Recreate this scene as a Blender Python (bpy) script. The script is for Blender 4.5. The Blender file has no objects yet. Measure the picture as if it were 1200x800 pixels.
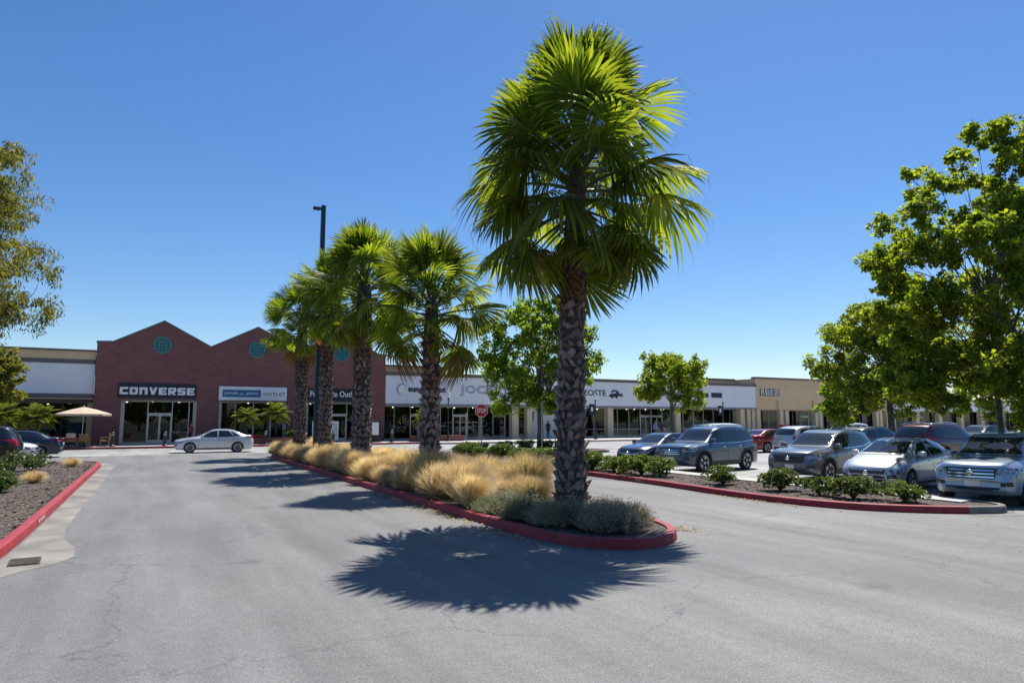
import bpy, bmesh, math, random
from math import sin, cos, pi, radians
from mathutils import Vector, Matrix, Euler
from mathutils.bvhtree import BVHTree

# ------------------------------------------------------------------ camera, sky, sun, exposure
scene = bpy.context.scene
C = scene.collection
cam_d = bpy.data.cameras.new('camera'); cam = bpy.data.objects.new('camera', cam_d); C.objects.link(cam)
cam_d.sensor_width = 36; cam_d.lens = 24.0; cam_d.clip_end = 6000; cam_d.clip_start = 0.05
cam.location = (0, 0, 2.0)
cam.rotation_euler = (radians(90 + 6.56), 0, radians(-28))
scene.camera = cam

SUN_EL, SUN_AZ = 61.5, 51.0          # azimuth clockwise from +Y
world = bpy.data.worlds.new('World'); scene.world = world; world.use_nodes = True
wn = world.node_tree; bg = wn.nodes['Background']
sky = wn.nodes.new('ShaderNodeTexSky'); sky.sky_type = 'NISHITA'; sky.sun_disc = False
sky.sun_elevation = radians(SUN_EL); sky.sun_rotation = radians(SUN_AZ)
sky.altitude = 0; sky.air_density = 1.0; sky.dust_density = 0.3; sky.ozone_density = 4.0
hsv = wn.nodes.new('ShaderNodeHueSaturation'); hsv.inputs['Saturation'].default_value = 1.24; hsv.inputs['Hue'].default_value = 0.505
wn.links.new(sky.outputs[0], hsv.inputs['Color']); wn.links.new(hsv.outputs[0], bg.inputs[0]); bg.inputs[1].default_value = 0.09
sun_d = bpy.data.lights.new('sun', 'SUN'); sun = bpy.data.objects.new('sun', sun_d); C.objects.link(sun)
sun_d.energy = 5.0; sun_d.angle = radians(0.53); sun_d.color = (1.0, 0.955, 0.88)
sd = Vector((sin(radians(SUN_AZ)) * cos(radians(SUN_EL)), cos(radians(SUN_AZ)) * cos(radians(SUN_EL)), sin(radians(SUN_EL))))
sun.rotation_euler = sd.to_track_quat('Z', 'Y').to_euler()
sun.location = sd * 60
scene.view_settings.view_transform = 'Standard'; scene.view_settings.look = 'None'
scene.view_settings.gamma = 1.0; scene.view_settings.use_curve_mapping = False
scene.view_settings.exposure = 0.54
scene.cycles.max_bounces = 8; scene.cycles.transparent_max_bounces = 12
R = random.Random(7)

# ------------------------------------------------------------------ materials
MATS = {}
def mat(name, col, rough=0.6, metal=0.0, spec=0.5, col2=None, scale=4.0, bump=0.0, bscale=60.0, coat=0.0, detail=4.0, objrand=0.0):
    if name in MATS: return MATS[name]
    m = bpy.data.materials.new(name); m.use_nodes = True; MATS[name] = m
    nt = m.node_tree; b = nt.nodes['Principled BSDF']
    b.inputs['Roughness'].default_value = rough; b.inputs['Metallic'].default_value = metal
    b.inputs['Specular IOR Level'].default_value = spec
    if coat: b.inputs['Coat Weight'].default_value = coat; b.inputs['Coat Roughness'].default_value = 0.03
    b.inputs['Base Color'].default_value = (*col, 1)
    tc = nt.nodes.new('ShaderNodeTexCoord')
    out = None
    if col2:
        n = nt.nodes.new('ShaderNodeTexNoise'); n.inputs['Scale'].default_value = scale; n.inputs['Detail'].default_value = detail
        nt.links.new(tc.outputs['Object'], n.inputs['Vector'])
        r = nt.nodes.new('ShaderNodeValToRGB'); r.color_ramp.elements[0].position = 0.35; r.color_ramp.elements[1].position = 0.68
        r.color_ramp.elements[0].color = (*col, 1); r.color_ramp.elements[1].color = (*col2, 1)
        nt.links.new(n.outputs['Fac'], r.inputs[0]); out = r.outputs[0]
        nt.links.new(out, b.inputs['Base Color'])
    if objrand:
        oi = nt.nodes.new('ShaderNodeObjectInfo'); hs = nt.nodes.new('ShaderNodeHueSaturation')
        mr = nt.nodes.new('ShaderNodeMapRange'); mr.inputs[3].default_value = 1 - objrand; mr.inputs[4].default_value = 1 + objrand
        nt.links.new(oi.outputs['Random'], mr.inputs[0]); nt.links.new(mr.outputs[0], hs.inputs['Value'])
        if out: nt.links.new(out, hs.inputs['Color'])
        else: hs.inputs['Color'].default_value = (*col, 1)
        nt.links.new(hs.outputs[0], b.inputs['Base Color'])
    if bump:
        n2 = nt.nodes.new('ShaderNodeTexNoise'); n2.inputs['Scale'].default_value = bscale; n2.inputs['Detail'].default_value = 3
        nt.links.new(tc.outputs['Object'], n2.inputs['Vector'])
        bp = nt.nodes.new('ShaderNodeBump'); bp.inputs['Strength'].default_value = bump; bp.inputs['Distance'].default_value = 0.02
        nt.links.new(n2.outputs['Fac'], bp.inputs['Height']); nt.links.new(bp.outputs[0], b.inputs['Normal'])
    return m

def leafmat(name, c1, c2, trans=0.45, tcol=None, rough=0.45, scale=1.2, rand=0.25, spec=0.4):
    m = bpy.data.materials.new(name); m.use_nodes = True; MATS[name] = m
    nt = m.node_tree; b = nt.nodes['Principled BSDF']; o = nt.nodes['Material Output']
    b.inputs['Roughness'].default_value = rough; b.inputs['Specular IOR Level'].default_value = spec
    tc = nt.nodes.new('ShaderNodeTexCoord'); n = nt.nodes.new('ShaderNodeTexNoise'); n.inputs['Scale'].default_value = scale
    n.inputs['Detail'].default_value = 5
    nt.links.new(tc.outputs['Object'], n.inputs['Vector'])
    g = nt.nodes.new('ShaderNodeNewGeometry')
    mx0 = nt.nodes.new('ShaderNodeMix'); mx0.data_type = 'FLOAT'; mx0.inputs[0].default_value = 0.5
    nt.links.new(n.outputs['Fac'], mx0.inputs[2]); nt.links.new(g.outputs['Random Per Island'], mx0.inputs[3])
    r = nt.nodes.new('ShaderNodeValToRGB'); r.color_ramp.elements[0].position = 0.3; r.color_ramp.elements[1].position = 0.75
    r.color_ramp.elements[0].color = (*c1, 1); r.color_ramp.elements[1].color = (*c2, 1)
    nt.links.new(mx0.outputs[0], r.inputs[0])
    oi = nt.nodes.new('ShaderNodeObjectInfo'); hs = nt.nodes.new('ShaderNodeHueSaturation')
    mr = nt.nodes.new('ShaderNodeMapRange'); mr.inputs[3].default_value = 1 - rand; mr.inputs[4].default_value = 1 + rand
    nt.links.new(oi.outputs['Random'], mr.inputs[0]); nt.links.new(mr.outputs[0], hs.inputs['Value'])
    nt.links.new(r.outputs[0], hs.inputs['Color']); nt.links.new(hs.outputs[0], b.inputs['Base Color'])
    t = nt.nodes.new('ShaderNodeBsdfTranslucent')
    gm = nt.nodes.new('ShaderNodeMix'); gm.data_type = 'RGBA'; gm.blend_type = 'MULTIPLY'; gm.inputs[0].default_value = 1
    gm.inputs[7].default_value = (*(tcol or (1.6, 1.5, 0.7)), 1); gm.clamp_result = True
    nt.links.new(hs.outputs[0], gm.inputs[6]); nt.links.new(gm.outputs[2], t.inputs[0])
    ms = nt.nodes.new('ShaderNodeMixShader'); ms.inputs[0].default_value = trans
    nt.links.new(b.outputs[0], ms.inputs[1]); nt.links.new(t.outputs[0], ms.inputs[2]); nt.links.new(ms.outputs[0], o.inputs[0])
    return m

def N(nt, typ, **kw):
    n = nt.nodes.new(typ)
    for k, v in kw.items():
        if k in n.inputs: n.inputs[k].default_value = v
        else: setattr(n, k, v)
    return n

def asphalt_mat(name='asphalt', k=.86):
    m = bpy.data.materials.new(name); m.use_nodes = True; nt = m.node_tree; L = nt.links.new
    b = nt.nodes['Principled BSDF']
    tc = N(nt, 'ShaderNodeTexCoord'); P = tc.outputs['Object']
    big = N(nt, 'ShaderNodeTexNoise', Scale=0.16, Detail=5, Roughness=0.6); L(P, big.inputs['Vector'])
    mp = N(nt, 'ShaderNodeMapping'); mp.inputs['Scale'].default_value = (1.0, 0.12, 1); L(P, mp.inputs[0])
    strk = N(nt, 'ShaderNodeTexNoise', Scale=1.1, Detail=4, Roughness=0.6); L(mp.outputs[0], strk.inputs['Vector'])
    fine = N(nt, 'ShaderNodeTexNoise', Scale=48, Detail=4, Roughness=0.9); L(P, fine.inputs['Vector'])
    stone = N(nt, 'ShaderNodeTexVoronoi', Scale=85); L(P, stone.inputs['Vector'])
    r1 = N(nt, 'ShaderNodeValToRGB'); e = r1.color_ramp.elements; e[0].position = .3; e[1].position = .7
    e[0].color = (.150*k, .149*k, .147*k, 1); e[1].color = (.225*k, .221*k, .213*k, 1); L(big.outputs['Fac'], r1.inputs[0])
    m1 = N(nt, 'ShaderNodeMix', data_type='RGBA', blend_type='OVERLAY'); m1.inputs[0].default_value = .6
    L(r1.outputs[0], m1.inputs[6]); L(strk.outputs['Fac'], m1.inputs[7])
    mot = N(nt, 'ShaderNodeTexNoise', Scale=7, Detail=9, Roughness=.8); L(P, mot.inputs['Vector'])
    mtr = N(nt, 'ShaderNodeMapRange'); mtr.inputs[1].default_value = .3; mtr.inputs[2].default_value = .7; mtr.inputs[3].default_value = .84; mtr.inputs[4].default_value = 1.14; L(mot.outputs['Fac'], mtr.inputs[0])
    m0 = N(nt, 'ShaderNodeMix', data_type='RGBA', blend_type='MULTIPLY'); m0.inputs[0].default_value = 1
    L(m1.outputs[2], m0.inputs[6]); L(mtr.outputs[0], m0.inputs[7]); m1 = m0
    rf = N(nt, 'ShaderNodeValToRGB'); e = rf.color_ramp.elements; e[0].position = .33; e[1].position = .70
    e[0].color = (.5, .5, .5, 1); e[1].color = (1.45, 1.45, 1.45, 1); L(fine.outputs['Fac'], rf.inputs[0])
    m2 = N(nt, 'ShaderNodeMix', data_type='RGBA', blend_type='MULTIPLY'); m2.inputs[0].default_value = 1
    L(m1.outputs[2], m2.inputs[6]); L(rf.outputs[0], m2.inputs[7])
    rs = N(nt, 'ShaderNodeMapRange'); rs.inputs[3].default_value = .72; rs.inputs[4].default_value = 1.28
    L(stone.outputs['Color'], rs.inputs[0])
    m3 = N(nt, 'ShaderNodeMix', data_type='RGBA', blend_type='MULTIPLY'); m3.inputs[0].default_value = 1
    L(m2.outputs[2], m3.inputs[6]); L(rs.outputs[0], m3.inputs[7])
    # cracks
    wob = N(nt, 'ShaderNodeTexNoise', Scale=1.3, Detail=7, Roughness=0.65); L(P, wob.inputs['Vector'])
    wm = N(nt, 'ShaderNodeMix', data_type='RGBA', blend_type='LINEAR_LIGHT'); wm.inputs[0].default_value = .55
    L(P, wm.inputs[6]); L(wob.outputs['Color'], wm.inputs[7])
    cr = N(nt, 'ShaderNodeTexVoronoi', feature='DISTANCE_TO_EDGE', Scale=0.27); L(wm.outputs[2], cr.inputs['Vector'])
    cr2 = N(nt, 'ShaderNodeTexVoronoi', feature='DISTANCE_TO_EDGE', Scale=1.5); L(wm.outputs[2], cr2.inputs['Vector'])
    msk = N(nt, 'ShaderNodeTexNoise', Scale=0.33, Detail=3); L(P, msk.inputs['Vector'])
    def crack(src, w, lo, hi):
        a = N(nt, 'ShaderNodeMapRange'); a.inputs[1].default_value = w * .35; a.inputs[2].default_value = w
        a.inputs[3].default_value = 1; a.inputs[4].default_value = 0; L(src.outputs['Distance'], a.inputs[0])
        k = N(nt, 'ShaderNodeMapRange'); k.inputs[1].default_value = lo; k.inputs[2].default_value = hi; L(msk.outputs['Fac'], k.inputs[0])
        q = N(nt, 'ShaderNodeMath', operation='MULTIPLY'); L(a.outputs[0], q.inputs[0]); L(k.outputs[0], q.inputs[1]); return q
    c1 = crack(cr, .0050, .38, .48); c2 = crack(cr2, .013, .59, .65)
    cx = N(nt, 'ShaderNodeMath', operation='MAXIMUM'); L(c1.outputs[0], cx.inputs[0]); L(c2.outputs[0], cx.inputs[1])
    cm = N(nt, 'ShaderNodeMath', operation='MULTIPLY'); cm.inputs[1].default_value = .52; L(cx.outputs[0], cm.inputs[0])
    m4 = N(nt, 'ShaderNodeMix', data_type='RGBA'); m4.inputs[7].default_value = (.045, .045, .048, 1)
    L(cm.outputs[0], m4.inputs[0]); L(m3.outputs[2], m4.inputs[6])
    # tyre-darkened patches
    tn = N(nt, 'ShaderNodeTexNoise', Scale=0.5, Detail=6, Roughness=.7); L(mp.outputs[0], tn.inputs['Vector'])
    tr = N(nt, 'ShaderNodeMapRange'); tr.inputs[1].default_value = .56; tr.inputs[2].default_value = .78; tr.inputs[3].default_value = 1; tr.inputs[4].default_value = .62
    L(tn.outputs['Fac'], tr.inputs[0])
    m5 = N(nt, 'ShaderNodeMix', data_type='RGBA', blend_type='MULTIPLY'); m5.inputs[0].default_value = 1
    L(m4.outputs[2], m5.inputs[6]); L(tr.outputs[0], m5.inputs[7])
    sp = N(nt, 'ShaderNodeTexVoronoi', Scale=.55, Randomness=1); L(wm.outputs[2], sp.inputs['Vector'])
    sr = N(nt, 'ShaderNodeMapRange'); sr.inputs[1].default_value = .03; sr.inputs[2].default_value = .17; sr.inputs[3].default_value = .62; sr.inputs[4].default_value = 1; L(sp.outputs['Distance'], sr.inputs[0])
    dr = N(nt, 'ShaderNodeTexVoronoi', Scale=3.1, Randomness=1); L(P, dr.inputs['Vector'])
    ds = N(nt, 'ShaderNodeMapRange'); ds.inputs[1].default_value = .02; ds.inputs[2].default_value = .06; ds.inputs[3].default_value = .55; ds.inputs[4].default_value = 1; L(dr.outputs['Distance'], ds.inputs[0])
    dm = N(nt, 'ShaderNodeMath', operation='MULTIPLY'); L(sr.outputs[0], dm.inputs[0]); L(ds.outputs[0], dm.inputs[1])
    m6 = N(nt, 'ShaderNodeMix', data_type='RGBA', blend_type='MULTIPLY'); m6.inputs[0].default_value = .8
    L(m5.outputs[2], m6.inputs[6]); L(dm.outputs[0], m6.inputs[7])
    L(m6.outputs[2], b.inputs['Base Color'])
    b.inputs['Roughness'].default_value = .72; b.inputs['Specular IOR Level'].default_value = .42
    bp = N(nt, 'ShaderNodeBump'); bp.inputs['Strength'].default_value = .45; bp.inputs['Distance'].default_value = .008
    L(fine.outputs['Fac'], bp.inputs['Height']); L(bp.outputs[0], b.inputs['Normal'])
    return m

def mulch_mat():
    m = bpy.data.materials.new('mulch'); m.use_nodes = True; nt = m.node_tree; L = nt.links.new
    b = nt.nodes['Principled BSDF']; tc = N(nt, 'ShaderNodeTexCoord'); P = tc.outputs['Object']
    v = N(nt, 'ShaderNodeTexVoronoi', Scale=28, Randomness=1); mp = N(nt, 'ShaderNodeMapping'); mp.inputs['Scale'].default_value = (1, .55, 1)
    L(P, mp.inputs[0]); L(mp.outputs[0], v.inputs['Vector'])
    r = N(nt, 'ShaderNodeValToRGB'); e = r.color_ramp.elements
    e[0].color = (.02, .014, .012, 1); e[1].color = (.17, .125, .10, 1); e.new(.5).color = (.062, .045, .037, 1)
    L(v.outputs['Color'], r.inputs[0])
    n = N(nt, 'ShaderNodeTexNoise', Scale=.9, Detail=4); L(P, n.inputs['Vector'])
    mr = N(nt, 'ShaderNodeMapRange'); mr.inputs[3].default_value = .6; mr.inputs[4].default_value = 1.5; L(n.outputs['Fac'], mr.inputs[0])
    mx = N(nt, 'ShaderNodeMix', data_type='RGBA', blend_type='MULTIPLY'); mx.inputs[0].default_value = 1
    L(r.outputs[0], mx.inputs[6]); L(mr.outputs[0], mx.inputs[7]); L(mx.outputs[2], b.inputs['Base Color'])
    b.inputs['Roughness'].default_value = .9
    bp = N(nt, 'ShaderNodeBump'); bp.inputs['Strength'].default_value = .9; bp.inputs['Distance'].default_value = .03
    L(v.outputs['Distance'], bp.inputs['Height']); L(bp.outputs[0], b.inputs['Normal'])
    return m

def kerb_mat():
    m = bpy.data.materials.new('red_kerb_paint'); m.use_nodes = True; nt = m.node_tree; L = nt.links.new
    b = nt.nodes['Principled BSDF']; P = N(nt, 'ShaderNodeTexCoord').outputs['Object']
    n = N(nt, 'ShaderNodeTexNoise', Scale=1.6, Detail=8, Roughness=.7); L(P, n.inputs['Vector'])
    r = N(nt, 'ShaderNodeValToRGB'); e = r.color_ramp.elements; e[0].position = .3; e[1].position = .72
    e[0].color = (.20, .008, .016, 1); e[1].color = (.36, .030, .040, 1); L(n.outputs['Fac'], r.inputs[0])
    c = N(nt, 'ShaderNodeTexNoise', Scale=7, Detail=9, Roughness=.72); L(P, c.inputs['Vector'])
    cr = N(nt, 'ShaderNodeMapRange'); cr.inputs[1].default_value = .635; cr.inputs[2].default_value = .66; L(c.outputs['Fac'], cr.inputs[0])
    m1 = N(nt, 'ShaderNodeMix', data_type='RGBA'); m1.inputs[7].default_value = (.30, .25, .23, 1); L(cr.outputs[0], m1.inputs[0]); L(r.outputs[0], m1.inputs[6])
    sc = N(nt, 'ShaderNodeTexNoise', Scale=3.3, Detail=7, Roughness=.8); L(P, sc.inputs['Vector'])
    sr = N(nt, 'ShaderNodeMapRange'); sr.inputs[1].default_value = .56; sr.inputs[2].default_value = .74; sr.inputs[4].default_value = .55; L(sc.outputs['Fac'], sr.inputs[0])
    m2 = N(nt, 'ShaderNodeMix', data_type='RGBA'); m2.inputs[7].default_value = (.035, .022, .022, 1); L(sr.outputs[0], m2.inputs[0]); L(m1.outputs[2], m2.inputs[6])
    sx = N(nt, 'ShaderNodeSeparateXYZ'); L(P, sx.inputs[0])
    fr = N(nt, 'ShaderNodeMath', operation='PINGPONG'); fr.inputs[1].default_value = 1.52; L(sx.outputs[1], fr.inputs[0])
    jt = N(nt, 'ShaderNodeMath', operation='LESS_THAN'); jt.inputs[1].default_value = .006; L(fr.outputs[0], jt.inputs[0])
    m3 = N(nt, 'ShaderNodeMix', data_type='RGBA'); m3.inputs[7].default_value = (.03, .02, .02, 1); L(jt.outputs[0], m3.inputs[0]); L(m2.outputs[2], m3.inputs[6])
    L(m3.outputs[2], b.inputs['Base Color']); b.inputs['Roughness'].default_value = .62
    bp = N(nt, 'ShaderNodeBump'); bp.inputs['Strength'].default_value = .5; bp.inputs['Distance'].default_value = .012; L(c.outputs['Fac'], bp.inputs['Height']); L(bp.outputs[0], b.inputs['Normal'])
    return m

def brick_mat(name='brick', rot=False):
    m = bpy.data.materials.new(name); m.use_nodes = True; nt = m.node_tree; L = nt.links.new
    b = nt.nodes['Principled BSDF']; tc = N(nt, 'ShaderNodeTexCoord')
    sx = N(nt, 'ShaderNodeSeparateXYZ'); L(tc.outputs['Object'], sx.inputs[0])
    ad = N(nt, 'ShaderNodeMath', operation='ADD'); L(sx.outputs[0], ad.inputs[0]); L(sx.outputs[1], ad.inputs[1])
    cx = N(nt, 'ShaderNodeCombineXYZ'); L(ad.outputs[0], cx.inputs[0]); L(sx.outputs[2], cx.inputs[1])
    t = N(nt, 'ShaderNodeTexBrick'); t.inputs['Scale'].default_value = 1; t.inputs['Brick Width'].default_value = .40
    t.inputs['Row Height'].default_value = .13; t.inputs['Mortar Size'].default_value = .012; t.offset = .5
    t.inputs['Color1'].default_value = (.25, .077, .068, 1); t.inputs['Color2'].default_value = (.18, .056, .052, 1)
    t.inputs['Mortar'].default_value = (.20, .15, .14, 1); L(cx.outputs[0], t.inputs['Vector'])
    n = N(nt, 'ShaderNodeTexNoise', Scale=.55, Detail=6); L(tc.outputs['Object'], n.inputs['Vector'])
    mr = N(nt, 'ShaderNodeMapRange'); mr.inputs[3].default_value = .75; mr.inputs[4].default_value = 1.25; L(n.outputs['Fac'], mr.inputs[0])
    mx = N(nt, 'ShaderNodeMix', data_type='RGBA', blend_type='MULTIPLY'); mx.inputs[0].default_value = 1
    L(t.outputs['Color'], mx.inputs[6]); L(mr.outputs[0], mx.inputs[7]); L(mx.outputs[2], b.inputs['Base Color'])
    b.inputs['Roughness'].default_value = .85
    bp = N(nt, 'ShaderNodeBump'); bp.inputs['Strength'].default_value = .5; bp.inputs['Distance'].default_value = .01; bp.invert = True
    L(t.outputs['Fac'], bp.inputs['Height']); L(bp.outputs[0], b.inputs['Normal'])
    return m

def glass_mat(name, tint=(.55, .62, .62), refl=1.0):
    m = bpy.data.materials.new(name); m.use_nodes = True; nt = m.node_tree; L = nt.links.new
    nt.nodes.remove(nt.nodes['Principled BSDF']); o = nt.nodes['Material Output']
    t = N(nt, 'ShaderNodeBsdfTransparent'); t.inputs[0].default_value = (*tint, 1)
    g = N(nt, 'ShaderNodeBsdfGlossy'); g.inputs['Roughness'].default_value = .01
    f = N(nt, 'ShaderNodeFresnel'); f.inputs[0].default_value = 1.52
    k = N(nt, 'ShaderNodeMath', operation='MULTIPLY'); k.inputs[1].default_value = 0.9 * refl; k.use_clamp = True; L(f.outputs[0], k.inputs[0])
    ms = N(nt, 'ShaderNodeMixShader'); L(k.outputs[0], ms.inputs[0]); L(t.outputs[0], ms.inputs[1]); L(g.outputs[0], ms.inputs[2])
    L(ms.outputs[0], o.inputs[0]); MATS[name] = m; return m

ASPHALT = asphalt_mat(); PALEASPH = asphalt_mat('pale_asphalt', 1.5); MULCH = mulch_mat(); BRICK = brick_mat()
SHOPGLASS = glass_mat('shop_glass', (.50, .56, .57))
CONC = mat('concrete', (.38, .36, .33), .8, col2=(.50, .48, .44), scale=1.6, bump=.25, bscale=40)
GUTTER = mat('gutter_concrete', (.14, .13, .115), .85, col2=(.27, .25, .22), scale=1.1, bump=.3, bscale=30, detail=8)
REDK = kerb_mat()
WALK = mat('sidewalk_concrete', (.40, .38, .35), .85, col2=(.48, .46, .43), scale=.9)
WHITEP = mat('white_marking', (.62, .62, .60), .75, col2=(.45, .45, .44), scale=5, detail=8)
WHITEW = mat('white_stucco', (.74, .75, .78), .9, col2=(.80, .80, .82), scale=.7, bump=.15, bscale=30)
TANW = mat('tan_stucco', (.64, .46, .27), .9, col2=(.69, .51, .31), scale=.7, bump=.15, bscale=30)
CREAMC = mat('cream_column', (.62, .50, .32), .85, col2=(.67, .55, .37), scale=1.2)
BROWNT = mat('brown_trim', (.115, .10, .092), .6, col2=(.15, .13, .12), scale=1)
BLACKT = mat('black_trim', (.018, .018, .02), .4, col2=(.03, .03, .033), scale=3)
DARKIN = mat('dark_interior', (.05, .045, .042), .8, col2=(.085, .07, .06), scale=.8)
ALU = mat('aluminium', (.50, .50, .50), .4, .7, col2=(.42, .42, .43), scale=3)
TEAL = mat('teal_paint', (.02, .22, .22), .45, col2=(.03, .28, .27), scale=3)
TEALG = mat('teal_glass', (.005, .055, .07), .15, spec=.6, col2=(.01, .075, .09), scale=2)
NAVY = mat('navy_sign', (.006, .012, .028), .45, col2=(.01, .016, .034), scale=2)
WHITES = mat('white_sign', (.82, .82, .82), .5, col2=(.76, .76, .77), scale=2)
GREYL = mat('grey_letters', (.17, .18, .19), .5, col2=(.22, .23, .24), scale=4)
BLUES = mat('blue_sign', (.03, .14, .27), .5, col2=(.035, .16, .30), scale=2)
GALV = mat('galvanised', (.42, .43, .44), .5, .6, col2=(.33, .34, .35), scale=8)
POLEG = mat('pole_green', (.010, .028, .032), .4, col2=(.016, .036, .04), scale=3)
REDS = mat('stop_red', (.50, .015, .02), .4, col2=(.58, .02, .025), scale=5)
GLOBE = mat('globe', (.88, .87, .82), .25, col2=(.80, .79, .74), scale=2)

# ------------------------------------------------------------------ helpers
class MB:
    def __init__(self): self.v = []; self.f = []; self.m = []
    def add(self, vs, fs, mi=0):
        o = len(self.v); self.v += [tuple(p) for p in vs]; self.f += [tuple(i + o for i in f) for f in fs]; self.m += [mi] * len(fs); return self
    def box(self, x0, x1, y0, y1, z0, z1, mi=0):
        return self.add([(x0,y0,z0),(x1,y0,z0),(x1,y1,z0),(x0,y1,z0),(x0,y0,z1),(x1,y0,z1),(x1,y1,z1),(x0,y1,z1)],
            [(3,2,1,0),(4,5,6,7),(0,1,5,4),(1,2,6,5),(2,3,7,6),(3,0,4,7)], mi)
    def bbox(self, x0, x1, y0, y1, z0, z1, b=.01, mi=0):
        bm = bmesh.new(); bmesh.ops.create_cube(bm, size=1)
        for v in bm.verts: v.co = Vector(((x0+x1)/2 + v.co.x*(x1-x0), (y0+y1)/2 + v.co.y*(y1-y0), (z0+z1)/2 + v.co.z*(z1-z0)))
        bmesh.ops.bevel(bm, geom=bm.edges[:], offset=b, segments=2, affect='EDGES', profile=.5)
        bm.verts.index_update(); self.add([v.co[:] for v in bm.verts], [[v.index for v in f.verts] for f in bm.faces], mi); bm.free(); return self
    def tube(self, pts, rad, n=8, mi=0, cap=True):
        pts = [Vector(p) for p in pts]; rs = rad if hasattr(rad, '__len__') else [rad] * len(pts)
        vs = []; fs = []; up = Vector((0, 0, 1)); prev = None
        for i, p in enumerate(pts):
            d = (pts[min(i+1, len(pts)-1)] - pts[max(i-1, 0)]).normalized()
            if prev is None:
                a = d.cross(up if abs(d.z) < .9 else Vector((1, 0, 0))).normalized()
            else:
                a = (prev - d * prev.dot(d)).normalized()
            prev = a; b = d.cross(a)
            for k in range(n):
                t = 2*pi*k/n; vs.append(p + (a*cos(t) + b*sin(t)) * rs[i])
        for i in range(len(pts)-1):
            for k in range(n):
                k2 = (k+1) % n; fs.append((i*n+k, i*n+k2, (i+1)*n+k2, (i+1)*n+k))
        if cap: fs.append(tuple(range(n))[::-1]); fs.append(tuple((len(pts)-1)*n+k for k in range(n)))
        return self.add(vs, fs, mi)
    def lathe(self, prof, n=16, c=(0,0,0), mi=0, ax='z'):
        vs = []; fs = []
        for r, z in prof:
            for k in range(n):
                t = 2*pi*k/n; p = (r*cos(t), r*sin(t), z)
                if ax == 'y': p = (p[0], p[2], p[1])
                vs.append((p[0]+c[0], p[1]+c[1], p[2]+c[2]))
        for i in range(len(prof)-1):
            for k in range(n):
                k2 = (k+1) % n; f = (i*n+k, i*n+k2, (i+1)*n+k2, (i+1)*n+k); fs.append(f if ax == 'z' else f[::-1])
        fs.append(tuple(range(n))[::-1] if ax == 'z' else tuple(range(n)))
        q = tuple((len(prof)-1)*n+k for k in range(n)); fs.append(q if ax == 'z' else q[::-1])
        return self.add(vs, fs, mi)
    def prism(self, poly, z0, z1, mi=0):
        n = len(poly); vs = [(x, y, z0) for x, y in poly] + [(x, y, z1) for x, y in poly]
        a = sum(poly[i][0]*poly[(i+1)%n][1]-poly[(i+1)%n][0]*poly[i][1] for i in range(n))
        ids = list(range(n)); 
        fs = [tuple(i+n for i in ids), tuple(ids[::-1])] + [(i, (i+1)%n, n+(i+1)%n, n+i) for i in range(n)]
        if a < 0: fs = [f[::-1] for f in fs]
        return self.add(vs, fs, mi)
    def xzprism(self, poly, y0, y1, mi=0):      # outline in x,z extruded along y
        n = len(poly); vs = [(x, y0, z) for x, z in poly] + [(x, y1, z) for x, z in poly]
        a = sum(poly[i][0]*poly[(i+1)%n][1]-poly[(i+1)%n][0]*poly[i][1] for i in range(n))
        fs = [tuple(range(n)), tuple(range(2*n-1, n-1, -1))] + [((i+1)%n, i, n+i, n+(i+1)%n) for i in range(n)]
        if a < 0: fs = [f[::-1] for f in fs]
        return self.add(vs, fs, mi)
    def mesh(self, name, mats, smooth=False):
        me = bpy.data.meshes.new(name); me.from_pydata(self.v, [], self.f)
        for m in (mats if isinstance(mats, (list, tuple)) else [mats]): me.materials.append(m)
        if any(self.m): me.polygons.foreach_set('material_index', self.m)
        if smooth: me.polygons.foreach_set('use_smooth', [True] * len(self.f))
        me.update(); return me
    def build(self, name, mats, parent=None, smooth=False, loc=None, rot=None):
        return put(name, self.mesh(name, mats, smooth), parent, loc, rot)

def put(name, me, parent=None, loc=None, rot=None, scale=None):
    o = bpy.data.objects.new(name, me); C.objects.link(o)
    if parent: o.parent = parent
    if loc is not None: o.location = loc
    if rot is not None: o.rotation_euler = rot
    if scale is not None: o.scale = scale if hasattr(scale, '__len__') else (scale,)*3
    return o
def tag(o, label=None, cat=None, group=None, kind=None):
    if label: o['label'] = label
    if cat: o['category'] = cat
    if group: o['group'] = group
    if kind: o['kind'] = kind
    return o
def thing(name, label, cat, loc=(0,0,0), rz=0, group=None):
    o = bpy.data.objects.new(name, None); C.objects.link(o); o.location = loc; o.rotation_euler = (0, 0, rz)
    o.empty_display_size = .2
    return tag(o, label, cat, group)
def copy_tree(o, parent=None):
    c = o.copy(); C.objects.link(c); c.parent = parent
    for ch in list(o.children): copy_tree(ch, c)
    return c
def smooth_angle(me, deg=35):
    me.polygons.foreach_set('use_smooth', [True]*len(me.polygons)); me.set_sharp_from_angle(angle=radians(deg))
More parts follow.
